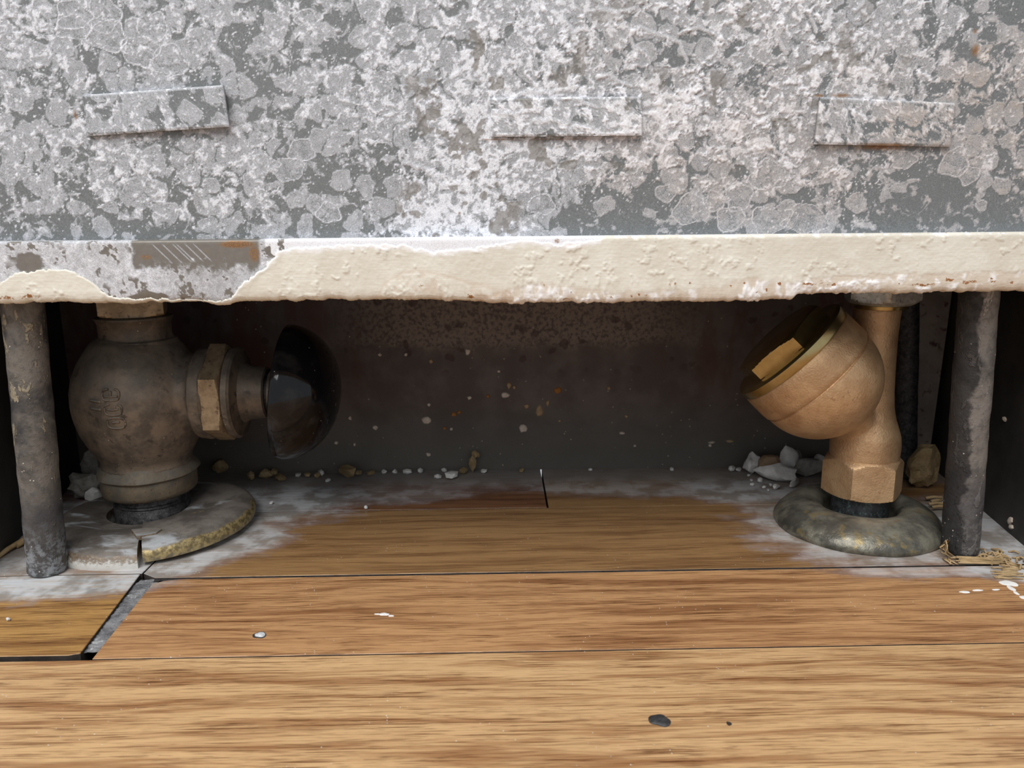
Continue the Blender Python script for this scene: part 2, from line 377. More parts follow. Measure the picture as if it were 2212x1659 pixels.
M_BROWN = mat_simple('brown_brown_coat_plaster', lin(138, 116, 82), lin(168, 146, 110), 5, .9, 0, 1, 1.4, .7, .3, c2=lin(110, 92, 66), s2=2.5)
M_CAULK = mat_simple('grey_gap_filler', lin(92, 92, 95), lin(140, 140, 142), 6, .85, 0, 1, 1.4, .7, .3, c2=lin(186, 188, 188), s2=4)
M_SEAM = mat_simple('dark_seam_dirt', lin(38, 35, 35), lin(66, 62, 62), 12, .9, 0, 1, 1.2, .5, .3, c2=lin(180, 176, 168), s2=9, t2=.66)
M_EDGE = mat_simple('grimy_plank_edge', lin(44, 38, 35), lin(66, 58, 52), 9, .9)
M_SUB = mat_simple('dark_subfloor', lin(40, 34, 30), lin(54, 46, 40), 12, .9)
M_NAIL = mat_simple('bright_nail', lin(196, 198, 202), lin(236, 238, 240), 1, .35, .2, .5, .8, .2, .5)
M_NAILD = mat_simple('dark_nail', lin(66, 66, 68), lin(90, 90, 92), 2, .4, .5, .6, .8, .3, .5)
M_STRAW = mat_simple('straw_fibre', lin(158, 132, 94), lin(182, 156, 118), 4, .85, 0, .4, .8, .3, .3)
M_WHITE = mat_simple('white_paint_drip', lin(232, 230, 226), lin(244, 243, 240), 4, .6, 0, .3, 1, .2, .4)

def mat_knob():
    m = Mat('black_bakelite'); v = m.obj()
    sp = m.math('MULTIPLY', m.mapr(m.voro(v, .32), .10, .05), m.mapr(m.noise(v, .1, 2), .54, .60))
    ds = m.math('MULTIPLY', m.mapr(m.noise(v, .08, 4, .6), .45, .75), .05)
    col = m.mix(m.math('MAXIMUM', m.math('MULTIPLY', sp, .7), ds), (.006, .006, .007, 1), lin(190, 186, 180))
    return m.out(col, m.mapr(m.noise(v, .3, 3), .3, .8, .06, .16), 0, None, .34)
M_KNOB = mat_knob()

def mat_backwall():
    m = Mat('stained_plaster_wall'); v = m.pos(); x, y, z = m.sep(v)
    n = m.noise(v, .045, 4, .6); n2 = m.noise(v, .3, 5, .65); n3 = m.noise(m.vmul(v, (1, 1, .35)), .06, 3, .6)
    col = m.mix(m.mapr(n, .35, .65), lin(84, 73, 69), lin(102, 92, 87))
    col = m.mix(m.mapr(z, 10, 45, .8, 0), col, lin(92, 89, 82))  # olive tone of the shadow along the wall foot, put into the colour
    # old paler, blotched band near the top with an irregular lower edge
    tb = m.mapr(m.math('ADD', z, m.math('MULTIPLY', m.math('SUBTRACT', n, .5), 26)), 66, 74)
    tb = m.math('MULTIPLY', tb, m.mapr(m.math('ABSOLUTE', m.math('SUBTRACT', x, 10)), 110, 60))
    blot = m.mapr(m.noise(v, .5, 6, .7), .46, .60)
    col = m.mix(m.math('MULTIPLY', tb, .7), col, m.mix(blot, lin(138, 124, 112), lin(82, 68, 64)))
    # red-brown staining to the left and right
    rs = m.mapr(m.math('ABSOLUTE', m.math('SUBTRACT', x, 12)), 60, 120)
    col = m.mix(m.math('MULTIPLY', m.math('MULTIPLY', rs, m.mapr(n3, .4, .6)), m.mapr(z, 30, 60, 0, .7)), col, lin(84, 50, 38))
    spots = m.math('MULTIPLY', m.mapr(m.voro(m.vadd(v, m.vscale(m.noise(v, .2, 2, .5, 0, True), 5)), .09), .26, .16), m.mapr(z, 48, 66))
    col = m.mix(m.math('MULTIPLY', spots, .7), col, lin(62, 42, 38))
    sp = m.math('MULTIPLY', m.mapr(m.voro(v, .22), .10, .06), m.mapr(m.noise(v, .05, 2), .44, .56))
    col = m.mix(m.math('MULTIPLY', sp, .8), col, lin(178, 168, 156))
    return m.out(col, .62, 0, m.bump(n2, .4, .5), .4)
M_BACK = mat_backwall()

# ------------------------------------------------------------------ setting: floor
floor = empty('floor', (0, 0, 0), 'worn oak strip floor running under the radiator recess', None, None, 'structure')
V, F = box(-620, 620, -420, 415, -40, -18.2); obj('subfloor', V, F, M_SUB, floor, flat=True)
def plank(poly, mat):
    V, F = extrude(poly, -18, 0, .35); o = obj('plank', V, F, mat, floor, sharp=20)
    o.data.materials.append(M_EDGE)
    for p in o.data.polygons:
        if p.normal.z < .5: p.material_index = 1
    return o
yy = 165.7
fr = []
P1 = plank([(-600, 166.1), (600, 166.1), (600, 224.2), (-600, 224.2)], M_W1)
for k, (m_, xs) in enumerate(((M_W2, 260), (M_W1, -150), (M_W2L, 120), (M_W1, 330), (M_W2, -260), (M_W1, 60), (M_W2L, -90), (M_W1, 200))):
    y1 = 165.6 - 57.2*k; y0 = y1 - 56.7
    plank([(-600, y0), (xs-.3, y0), (xs-.3, y1), (-600, y1)], m_)
    plank([(xs+.3, y0), (600, y0), (600, y1), (xs+.3, y1)], (M_W1, M_W2, M_W2L)[k % 3])
P2 = plank([(-131.2, 225.0), (600, 225.0), (600, 280.6), (-126, 280.6), (-131, 279.6), (-134.8, 277)], M_W2)
P2L = plank([(-600, 227.4), (-140, 227.4), (-136.8, 228.4), (-143.3, 285.7), (-600, 285.7)], M_W2L)
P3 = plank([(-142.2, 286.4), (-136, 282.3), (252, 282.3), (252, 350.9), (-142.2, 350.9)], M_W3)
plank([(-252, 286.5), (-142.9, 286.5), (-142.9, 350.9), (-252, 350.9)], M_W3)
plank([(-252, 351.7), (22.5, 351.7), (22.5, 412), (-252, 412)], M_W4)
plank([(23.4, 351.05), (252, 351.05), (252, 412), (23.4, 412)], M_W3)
# dirt and filler in the joints (rough topped strips, below the plank tops)
def strip(name, path, zt, mat, seed, amp=.5, zb=-17.5, n=120):
    """path: list of (x, y, halfwidth dx, dy) cross sections"""
    rnd = random.Random(seed); V = []; F = []
    P = np.array(path, float); s = np.linspace(0, len(P)-1, n)
    Q = np.stack([np.interp(s, range(len(P)), P[:, k]) for k in range(4)], 1); c = 5
    for i in range(n):
        for j in range(c):
            u = j/(c-1)*2-1; z = zt + (rnd.random()-.5)*amp - (.25*amp if abs(u) > .9 else 0)
            V.append((Q[i, 0]+Q[i, 2]*u, Q[i, 1]+Q[i, 3]*u, z))
    for i in range(n-1):
        for j in range(c-1): F.append((i*c+j, (i+1)*c+j, (i+1)*c+j+1, i*c+j+1))
    k = len(V)
    V += [(Q[0, 0], Q[0, 1], zb), (Q[-1, 0], Q[-1, 1], zb)]
    return obj(name, V, F, mat, floor, sharp=None)
strip('gap_filler', [(-137.6, 283.2, 4.2, .3), (-139.0, 277, 3.8, .3), (-136.8, 255, 3.6, .3), (-134.2, 231, 3.3, .3)], -1.15, M_CAULK, 3, .8)
strip('seam_dirt', [(-136, 281.45, 0, 1.0), (590, 281.45, 0, 1.0)], -.55, M_SEAM, 4, .6, n=700)
strip('seam_dirt', [(-131, 224.6, 0, .5), (590, 224.6, 0, .5)], -.9, M_SEAM, 5, .4, n=500)
strip('seam_dirt', [(-590, 225.9, 0, 1.6), (-165, 225.9, 0, 1.6)], -2.0, M_SEAM, 6, 1.0, n=300)
strip('seam_dirt', [(-252, 351.3, 0, .5), (22, 351.3, 0, .5)], -.35, M_CAULK, 7, .4, n=300)

# nails and paint marks in the boards
def disc(name, c, r, h, mat, parent, seed, sq=1.0):
    rnd = random.Random(seed); ph = [rnd.random()*6.3 for _ in range(3)]
    rad = lambda a, t, q: q*(1+.10*math.sin(2*a+ph[0])+.08*math.sin(3*a+ph[1])+.05*math.sin(5*a+ph[2]))
    V, F = lathe([(-.5, r), (h*.5, r), (h, r*.8), (h*1.15, r*.3)], c, segs=24, rad=rad)
    V = [(x, c[1]+(y-c[1])*sq, z) for x, y, z in V]
    return obj(name, V, F, mat, parent, sharp=50)
disc('nail_hole_rim', (-81.7, 237.6, 0), 2.5, .06, M_NAILD, P2, 1, .8)
disc('nail_head', (-81.5, 237.7, .04), 1.9, .35, M_NAIL, P2, 1, .75)
disc('nail_head', (43.4, 188.3, 0), 2.9, .5, M_NAILD, P1, 2, .9)
disc('nail_hole_rim', (62.2, 186.5, 0), .8, .06, M_SUB, P1, 3)
for i, (x, y, r, sq) in enumerate(((-41.6, 250.2, 1.7, .6), (-39, 249, 1.1, .4), (-44, 250.4, 1.1, .3), (192, 265.4, 3.0, .8), (190.4, 261.5, 1.0, 2.4), (189.8, 257.8, .8, 1.8), (190.2, 254.2, 1.2, 1.3), (177, 260.4, 1.9, .35), (171.5, 259.2, 2.0, .4), (184, 260.6, 1.4, .35))):
    o = disc('paint_drip', (x, y, 0), r, .18, M_WHITE, P2, 20+i, sq)

# ------------------------------------------------------------------ setting: recess walls
def panelmesh(P, th_, nrm):
    P = [Vector(p) for p in P]; n = Vector(nrm).normalized()*th_
    V = [tuple(p) for p in P] + [tuple(p+n) for p in P]
    return V, [(0, 1, 2, 3), (7, 6, 5, 4), (0, 4, 5, 1), (1, 5, 6, 2), (2, 6, 7, 3), (3, 7, 4, 0)]
V, F = box(-250, 250, 409.5, 416, 0, 205); wb = tag(obj('wall_back', V, F, M_BACK, flat=True), 'dark stained plaster at the back of the recess', kind='structure')
V, F = panelmesh([(-204.5, 281, 0), (-231, 409.5, 0), (-231, 409.5, 205), (-204.5, 281, 205)], 2, (-1, -.2, 0)); tag(obj('wall_left', V, F, M_DARK, flat=True), kind='structure')
V, F = panelmesh([(217.2, 281, 0), (241, 409.5, 0), (241, 409.5, 205), (217.2, 281, 205)], 2, (1, -.2, 0)); wr = tag(obj('wall_right', V, F, M_DARK, flat=True), kind='structure')
V, F = box(-246, 256, 281.5, 409.4, 138, 142); tag(obj('recess_light_block', V, F, M_DARK, flat=True), kind='structure')  # added unseen slab in the convector's place, blocks light from above

M_ROOM = mat_simple('off_white_room_wall', lin(214, 210, 202), lin(222, 219, 212), 60, .7, 0, .2, 3, .3, .3)
V, F = box(-620, -205, 281.8, 290, 0, 420); tag(obj('wall_front_left', V, F, M_ROOM, flat=True), kind='structure')
V, F = box(218, 620, 281.8, 290, 0, 420); tag(obj('wall_front_right', V, F, M_ROOM, flat=True), kind='structure')
V, F = box(-205, 218, 281.8, 290, 250, 420); tag(obj('wall_front_top', V, F, M_ROOM, flat=True), kind='structure')
# ------------------------------------------------------------------ front sheet, tabs, painted lip
panel = empty('radiator_enclosure_panel', (0, 278, 110), 'weathered grey sheet metal radiator panel with a cream painted bottom lip', 'panel')
def ctrl(x, z, pts, s=9.0):
    """smooth scattered-data interpolation (normalised inverse-distance) of (px, py, value)"""
    num = 0; den = 0
    for px, py, val in pts:
        X = (px-1083)/6.33; Z = 208.5-py*.151
        wgt = 1/((x-X)**2+((z-Z)*1.2)**2+s*s)**2; num = num+wgt*val; den = den+wgt
    return num/den
COVER = [(60, 60, .50), (200, 110, .52), (330, 40, .40), (240, 60, .3), (120, 200, .45), (40, 280, .40), (250, 250, .45), (430, 100, .45), (480, 170, .30), (540, 200, .22), (540, 60, .36), (640, 60, .44),
         (740, 60, .30), (700, 170, .42), (600, 270, .46), (640, 310, .18), (660, 350, .18), (780, 200, .50), (830, 280, .46), (880, 80, .52), (930, 180, .60), (960, 60, .62), (1000, 150, .88), (960, 250, .82), (1020, 300, .95), (1080, 330, .92),
         (1000, 420, .9), (930, 460, .85), (1060, 470, .85), (1100, 420, .85), (860, 350, .50), (880, 300, .38), (800, 420, .36), (700, 440, .28), (730, 490, .15), (560, 450, .50), (420, 420, .55), (300, 340, .52), (450, 330, .56), (330, 430, .55), (200, 400, .50), (90, 340, .3), (60, 430, .42), (50, 500, .2),
         (200, 500, .2), (350, 505, .15), (500, 505, .2), (620, 505, .12), (1150, 50, .62), (1150, 150, .72), (1200, 250, .75), (1240, 110, .68), (1300, 60, .66), (1330, 160, .6), (1350, 90, .4), (1440, 110, .3), (1500, 100, .25), (1420, 60, .72), (1480, 40, .55), (1560, 60, .8), (1600, 130, .4),
         (1540, 130, .62), (1420, 180, .8), (1500, 210, .85), (1560, 180, .72), (1640, 230, .8), (1660, 170, .38), (1700, 90, .66), (1720, 30, .85), (1780, 110, .7), (1850, 60, .55), (1830, 160, .68), (1950, 60, .5), (1930, 160, .66), (2050, 60, .4), (2000, 200, .6), (2130, 60, .25), (2190, 40, .22),
         (2130, 150, .55), (2190, 190, .55), (2150, 250, .38), (2080, 260, .45), (2120, 310, .42), (2190, 330, .5), (1450, 270, .84), (1600, 290, .72), (1700, 300, .68), (1300, 340, .8), (1200, 350, .86), (1400, 350, .74), (1500, 370, .7), (1650, 360, .6), (1750, 360, .62), (1850, 350, .66), (1950, 340, .58), (2020, 350, .5),
         (1180, 400, .5), (1300, 400, .38), (1420, 410, .4), (1560, 400, .42), (1700, 410, .45), (1840, 400, .48), (1200, 450, .12), (1300, 450, .12), (1400, 450, .1), (1480, 490, .13), (1600, 470, .2), (1700, 480, .25), (1780, 480, .22), (1870, 440, .3), (1950, 430, .06), (2050, 420, .05), (2150, 430, .05), (2000, 490, .03), (2150, 490, .04), (1250, 500, .1), (1380, 500, .1)]
CRUST = [(100, 100, .1), (500, 100, .1), (500, 400, .15), (1000, 100, .3), (1000, 400, .15), (1300, 100, .65), (1500, 100, 1), (1650, 200, .9), (1750, 60, .8), (1900, 100, .5), (2150, 200, .8), (2050, 100, .4), (1500, 350, .95), (1350, 380, .8), (1750, 330, .7), (1900, 360, .7), (2100, 330, .6), (1300, 480, .15), (1650, 470, .35), (2000, 470, .0), (1200, 300, .35)]
TAN = [(300, 200, 0), (900, 200, 0), (1150, 60, .05), (1400, 120, .25), (1300, 250, .15), (1550, 130, .25), (1500, 380, .55), (1650, 200, .35), (1620, 300, .55), (1400, 390, .55), (1720, 380, .55), (1850, 300, .7), (1950, 190, .35), (2160, 170, .95), (2180, 220, .9), (2110, 300, .6), (1900, 60, .15), (2050, 60, .2), (1200, 420, .05), (1900, 390, .6), (1000, 450, 0)]
RINGS = [(1182, 445, 32, 24), (1520, 460, 46, 34), (1625, 430, 30, 34), (1612, 482, 34, 30), (1700, 485, 52, 32), (1778, 484, 52, 34), (2105, 357, 34, 34), (2140, 385, 26, 22), (2176, 455, 12, 12), (1570, 440, 20, 26), (1690, 385, 44, 34), (1460, 420, 26, 20), (1990, 350, 30, 22), (200, 30, 40, 34), (262, 30, 36, 40), (360, 56, 34, 30), (265, 75, 44, 34), (195, 55, 40, 28), (685, 38, 24, 18), (330, 105, 42, 34), (390, 125, 40, 34), (830, 190, 34, 26), (780, 200, 26, 20), (660, 320, 30, 26), (625, 360, 40, 26), (710, 460, 28, 24), (570, 350, 34, 22)]
CURLS = [[(1070, 215), (1130, 205), (1155, 190), (1200, 195), (1240, 185), (1260, 170)], [(1225, 240), (1240, 215), (1290, 210), (1320, 215)], [(1370, 225), (1320, 230), (1330, 255), (1360, 280)], [(1310, 165), (1330, 160), (1350, 175), (1375, 180)], [(1370, 80), (1400, 60), (1440, 80), (1480, 95), (1500, 130)], [(1480, 75), (1520, 60), (1560, 80), (1580, 95)], [(1360, 55), (1380, 100), (1400, 115)], [(1700, 50), (1690, 90), (1710, 115)], [(1230, 40), (1260, 90), (1240, 110)], [(1750, 20), (1770, 70)], [(1300, 20), (1340, 30), (1380, 20)], [(1850, 30), (1870, 10)], [(1640, 330), (1680, 320), (1720, 335)], [(880, 345), (930, 360), (960, 400), (1000, 390)]]
def seg_d(x, z, path, k=6.33):
    d = np.full(x.shape, 1e3)
    for (a, b), (c, e) in zip(path[:-1], path[1:]):
        ax, az = (a-1083)/k, 208.5-b*.151; bx, bz = (c-1083)/k, 208.5-e*.151
        t = np.clip(((x-ax)*(bx-ax)+(z-az)*(bz-az))/((bx-ax)**2+(bz-az)**2), 0, 1)
        d = np.minimum(d, np.hypot(x-ax-t*(bx-ax), z-az-t*(bz-az)))
    return d
def corrosion(x, z):
    """white / tan / rust / bare masks and relief (mm) of the corroded zinc at panel coordinates"""
    U = ctrl(x, z, COVER); K = ctrl(x, z, CRUST, 14); T = ctrl(x, z, TAN, 12)
    wx = fbm(x, z, 5, 11, 3)-.5; wz = fbm(x, z, 5, 31, 3)-.5
    xw = x+wx*7; zw = z+wz*7
    n1 = fbm(xw, zw, 4.2, 51, 5, .62); n2 = fbm(x, z, 1.0, 71, 3, .6); n3 = fbm(x+wx*3, z+wz*3, 1.7, 81, 4, .65); big = fbm(x, z, 16, 91, 3)
    u = rank(.70*n1+.20*n3+.10*big); us = rank(.25*n1+.75*n3)
    cf = np.clip(U*1.15+.0+.16*(big-.5)*2-.10*K, 0, .94)       # thin grey film cover
    G = sstep(-.12, .10, u-(1-cf))
    cov = np.clip((U-.26)*1.12+.6*np.clip(U-.72, 0, 1)+.12*(big-.5)*2, 0, .97)         # thick white scale cover
    S = sstep(-.09, .09, us-(1-cov))*(U > .05)*(.25+.75*G)
    spk = sstep(.955, .985, rank(fbm(x, z, .95, 301, 3, .6)))*sstep(.08, .3, U)
    f1, f2, cid = worley(x+wx*4, z+wz*4, 8.5, 5)
    rr = 3.2+2.2*cid
    film = sstep(.3, -.3, f1-rr)*sstep(.15, .6, f2-f1)*(cid < np.clip(U*1.9-.14, 0, .92))
    rim = np.exp(-((f1-rr+.25)/.28)**2)*(cid < np.clip(U*1.9-.14, 0, .92))*sstep(0, .5, f2-f1+.2)
    ringm = np.zeros_like(x); inside = np.zeros_like(x)
    for px, py, a, b in RINGS:
        X = (px-1083)/6.33; Z = 208.5-py*.151; A = a/6.33; B = b/6.5
        ang = np.arctan2((z-Z)/B, (x-X)/A)
        d = np.hypot((x-X)/A, (z-Z)/B)*(1+.10*np.sin(3*ang+px)+.07*np.sin(5*ang+py))+.25*(wx+wz)
        ringm = np.maximum(ringm, np.exp(-((d-.92)/(.05*40/(a+8)))**2)*(.6+.8*n2)); inside = np.maximum(inside, sstep(1, .8, d))
    curl = np.zeros_like(x)
    for c in CURLS:
        d = seg_d(x+wx*2, z+wz*2, c); curl = np.maximum(curl, sstep(.95, .45, d))
    base = .12+G*(.20+.34*(n3-.35)+.10*U)+.05*(n2-.5)
    W = np.maximum(base, (.30+.42*(n3-.3))*film)
    W = np.maximum(W, base*(1-S)+S*(.46+.42*(n3-.15)+.20*U))
    W = np.maximum(W, .55*rim*(.4+1.1*n2)); W = np.maximum(W, .80*ringm); W = np.maximum(W, .30*inside*(.4+1.2*n3)); W = np.maximum(W, .62*curl); W = np.maximum(W, .85*spk)
    # glassy bare patches inside heavy scale
    hole = (fbm(x, z, 7, 131, 4)-.5); bare = sstep(.172, .180, hole)*sstep(.45, .7, U)
    W = W*(1-.0*bare)
    ridge = 1-np.abs(2*fbm(xw, zw, 4.5, 151, 4, .55)-1)
    H = .06*film+.04*G+.06*S+.06*rim+.08*ringm+.20*curl+.05*spk+K*(.36*sstep(.84, .99, ridge)*S+.10*S*n3)+.03*n2-.08*bare
    dip = K*sstep(.8, .97, ridge)*S
    W = np.clip(W+.22*dip, 0, 1.1)
    R = np.zeros_like(x)
    for px, py, a, b in ((2122, 112, 11, 16), (2117, 72, 6, 6), (1935, 320, 70, 9), (1838, 207, 26, 5), (1790, 207, 14, 4), (1000, 462, 4, 4), (178, 240, 4, 14), (1090, 298, 50, 2), (1240, 298, 120, 1.6)):
        X = (px-1083)/6.33; Z = 208.5-py*.151
        R = np.maximum(R, .72*sstep(1.9, .1, np.hypot((x-X)/(a/6.33), (z-Z)/(b/6.5))))
    return W, T*sstep(.1, .5, W)*(.4+1.2*fbm(x, z, 6, 171, 3)), R, bare*.75*(1-curl), H
xs = np.concatenate([np.arange(-262, -200, .75), np.arange(-200, 208, .34), np.arange(208, 263, .75)])
zs = np.concatenate([np.arange(128.0, 214, .34), np.arange(214, 262, .75)])
X, Z = np.meshgrid(xs, zs); nx, nz = len(xs), len(zs)
Wm, Tm, Rm, Bm, Hm = corrosion(X, Z)
wave = .5*np.sin(X*.021+.6)+.35*np.sin(Z*.05+X*.01)
Y = 278.0-Hm+wave*.6
idx = np.arange(nx*nz).reshape(nz, nx)
Fq = np.stack([idx[:-1, :-1], idx[:-1, 1:], idx[1:, 1:], idx[1:, :-1]], -1).reshape(-1, 4)
Vg = np.stack([X, Y, Z], -1).reshape(-1, 3)
bv, bf = box(-262, 262, 279.5, 280.6, 110.5, 260); bf = np.array(bf)+len(Vg)
zero8 = np.zeros(8)
obj('sheet', np.vstack([Vg, np.array(bv)]), np.vstack([Fq, bf]), M_OX, panel, sharp=None,
    attrs=dict(white=np.append(Wm, zero8), tan=np.append(Tm, zero8), rust=np.append(Rm, zero8), bare=np.append(Bm, zero8)))

def tab(C, lift, seed):
    """C: corners tl, tr, br, bl (x, z); lift: stand-off of each corner (mm) in front of the sheet"""
    n, k = 150, 42
    u, v = np.meshgrid(np.linspace(0, 1, n), np.linspace(0, 1, k))
    def bil(a): return (a[0]*(1-u)+a[1]*u)*(1-v)+(a[3]*(1-u)+a[2]*u)*v
    x = bil([c[0] for c in C]); z = bil([c[1] for c in C]); L = bil(lift)
    W_, T_, R_, B_, H_ = corrosion(x+seed*1.7, z+seed)
    x0, z0 = x, z
    wv = .5*np.sin(x*.021+.6)+.35*np.sin(z*.05+x*.01)
    edge = np.minimum(np.minimum(u*52, (1-u)*52), np.minimum(v*13, (1-v)*13))
    rnd_ = .35*sstep(.6, 0, edge)
    y = 278.0+wv*.6-L-H_*.8+rnd_
    W_ = np.clip(W_+.25*sstep(.9, .1, v*13)*(np.abs(u-.5) < .49), 0, 1.1)
    _, _, R2, _, _ = corrosion(x, z)
    F_ = []; V_ = np.stack([x, y, z], -1).reshape(-1, 3); id_ = np.arange(n*k).reshape(k, n)
    F1 = np.stack([id_[:-1, :-1], id_[1:, :-1], id_[1:, 1:], id_[:-1, 1:]], -1).reshape(-1, 4)
    # side skirt back to the sheet
    loop = np.concatenate([id_[0, :], id_[1:, -1], id_[-1, -2::-1], id_[-2:0:-1, 0]])
    sk = V_[loop].copy(); sk[:, 1] += 1.15
    j = np.arange(len(loop)); jn = (j+1) % len(loop); base = len(V_)
    F2 = np.stack([loop[j], loop[jn], base+jn, base+j], -1)
    at = {}
    for nm, a in (('white', W_), ('tan', T_), ('rust', R2), ('bare', B_)):
        a = a.ravel(); at[nm] = np.concatenate([a, a[loop]*(.35 if nm == 'white' else 1)])
    o = obj('tab', np.vstack([V_, sk]), np.vstack([F1, F2]), M_OX, panel, sharp=50, attrs=at); return o
tab([(-139.5, 178.7), (-91.5, 181.4), (-90.4, 168.0), (-139.0, 165.4)], (1.2, 2.6, 3.0, 1.7), 3)
tab([(-1.6, 176.9), (50.2, 177.2), (50.3, 164.3), (-1.7, 164.3)], (1.2, 1.4, 2.6, 1.8), 7)
tab([(111.4, 176.6), (158.9, 174.4), (158.3, 159.8), (110.4, 161.0)], (1.9, .9, 1.8, 2.6), 13)

# lip: section swept along x, arc-length parameter s from the top back edge round to the underside
SEC = [(279.2, 130.6), (272.6, 130.3), (272.1, 129.9), (272.0, 129.0)] + [(272.0+.002*k, 129.0-k) for k in range(1, 17)] + [(272.15, 112.0), (272.4, 111.0), (272.9, 110.3), (273.7, 109.95), (275.5, 109.8), (279, 110.2), (284, 110.6)]
SEC = np.array(SEC); sl = np.concatenate([[0], np.cumsum(np.hypot(*np.diff(SEC, axis=0).T))])
ss = np.concatenate([np.arange(0, sl[-1]-6, .34), [sl[-1]-3, sl[-1]]])
lx = np.concatenate([np.arange(-262, -200, .9), np.arange(-200, 210, .36), np.arange(210, 263, .9)])
XX, SS = np.meshgrid(lx, ss)
YY = np.interp(SS, sl, SEC[:, 0]); ZZ = np.interp(SS, sl, SEC[:, 1])
d_ = np.gradient(SEC, axis=0); d_ /= np.linalg.norm(d_, axis=1)[:, None]
NY = np.interp(SS, sl, d_[:, 1]); NZ = np.interp(SS, sl, -d_[:, 0])     # outward normal (towards the room / down)
PX = 1075+6.17*XX; PY = 516+(sl[1]+130.3-129.8+(129.8-ZZ)*0)*0 + np.where(SS < sl[1], -2, (SS-sl[1])*6.2)   # photo-like coordinates down the face, 0..130 -> 516..
nA = fbm(XX, SS, 9, 201, 4); nB = fbm(XX, SS, 2.2, 211, 4, .6); nC = fbm(XX, SS, .9, 221, 3, .6)
# bottom edge waviness
sag = (.8*(fbm(XX, XX*0, 12, 231, 3)-.5)+1.3*(fbm(XX, XX*0+3, 2.6, 241, 4, .6)-.5)+1.6*sstep(655/6.17, 650/6.17, XX+ (1075-1075)/6.17)*0)*sstep(13, 19, SS-sl[1])
hang = 1.9*sstep(107.5, 105.0, XX)*sstep(-40, 10, XX)*sstep(14, 19.5, SS-sl[1])+.5*sstep(107, 104, XX)*sstep(14, 19.5, SS-sl[1])
drip = 1.6*np.exp(-((XX+98)/4)**2)*sstep(14, 19, SS-sl[1])
DZ = -(sag+hang*.9+drip)
# masks
edge_main = np.interp(PY, [516, 550, 575, 590, 606, 628, 648, 700], [618, 600, 585, 560, 535, 508, 488, 478])+18*(nA-.5)*2+14*(nB-.5)
top_free = np.interp(PX, [560, 640, 700, 800, 880, 930, 990, 1060, 1150, 1210, 1240, 1300, 1500, 2212], [545, 536, 534, 528, 533, 546, 543, 533, 524, 533, 529, 521, 519, 518])+14*(nB-.5)
isl = np.interp(PX, [-400, -10, 10, 45, 110, 150, 175, 195, 232, 260, 330, 430, 490], [700, 622, 604, 584, 576, 577, 586, 598, 630, 634, 640, 644, 636])+10*(nB-.5)
low_free = np.interp(PX, [500, 900, 1000, 1150, 1260, 1400, 1560, 1640, 1700, 1760, 1900, 2212], [700, 690, 640, 612, 622, 626, 618, 608, 616, 612, 604, 600])+16*(nB-.5)
main = sstep(-4, 4, PX-edge_main)*sstep(-2.5, 2.5, PY-top_free)
paint = np.maximum(main, sstep(-3, 3, PY-isl)*(PX < 560))
paint = np.where(SS > sl[-1]-7, 0, paint)
bump_ = .16*nB+.10*nC+.26*sstep(.58, .7, nB)*sstep(.5, .6, nA)
patch = sstep(.0, 10, PY-np.interp(PX, [780, 830, 870, 905, 960, 1010, 1100, 1160], [700, 612, 590, 586, 597, 612, 625, 700]))*(PX > 780)*(PX < 1170)
low = sstep(-2, 4, PY-low_free)
# base metal of the lip
upper = sstep(590, 560, PY+60*(nA-.5))
bareL = np.maximum(sstep(-6, 6, PX-300-30*(nB-.5))*sstep(6, -6, PX-565)*sstep(585, 560, PY+50*(nB-.5)), sstep(.585, .625, nB)*sstep(.3, .5, nA)*(PX < 620))
bareL = np.maximum(bareL, sstep(22, 16, np.hypot((PX-75)/1.6, PY-562)+14*(nB-.5)))
bareL = np.maximum(bareL, sstep(1, .8, np.hypot((PX-320)/48, (PY-634)/9)))
Wl = np.clip(.62+.5*(nB-.4)+.35*(nC-.5)-.12*sstep(300, 420, PX)*sstep(560, 590, PY), 0, 1.1)
Wl = np.where(PX > 580, .95, Wl)
scr = np.zeros_like(PX)
for k, sx in enumerate((345, 362, 380, 396, 410, 424)): scr = np.maximum(scr, np.exp(-((PX-sx-(PY-530)*.95-(k % 3)*4)/2.2)**2)*sstep(520, 530, PY)*sstep(570, 555, PY))
Rl = .72*np.maximum.reduce([1.0*sstep(1.3, .4, np.hypot((PX-520)/52, (PY-527)/11)), .9*sstep(1.3, .4, np.hypot((PX-555)/16, (PY-548)/24)), .8*sstep(1.3, .5, np.hypot((PX-325)/16, (PY-552)/8)), .9*sstep(1.4, .4, np.hypot((PX-6)/10, (PY-610)/10)), .55*sstep(1.5, .4, np.hypot((PX-455)/14, (PY-540)/10)), .9*sstep(1.4, .4, np.hypot((PX-1204)/8, (PY-526)/7))])
Tl = .35*sstep(380, 300, PX+200*(nA-.5))*0+.25*nA
Vl = np.stack([XX, YY-NY*0-(bump_*.0), ZZ+DZ], -1)
off = .05*nC-.06*bareL
Vl = np.stack([XX, YY+0*off, ZZ+DZ], -1); Vl[..., 1] -= (off+.25*(nB-.5)*sstep(560, 600, PY)*(PX < 600))*sstep(.3, .8, -NY*-1 if False else np.abs(NY))
n0, n1_ = len(ss), len(lx); il = np.arange(n0*n1_).reshape(n0, n1_)
Fl = np.stack([il[:-1, :-1], il[1:, :-1], il[1:, 1:], il[:-1, 1:]], -1).reshape(-1, 4)
lip = obj('lip', Vl.reshape(-1, 3), Fl, M_OX, panel, sharp=None, attrs=dict(white=np.clip(Wl*(1-bareL)+.6*scr, 0, 1.1), tan=Tl, rust=Rl, bare=np.clip(bareL-scr, 0, 1)))
lip['label'] = 'bent lip of bare and primed metal where the cream paint has peeled'
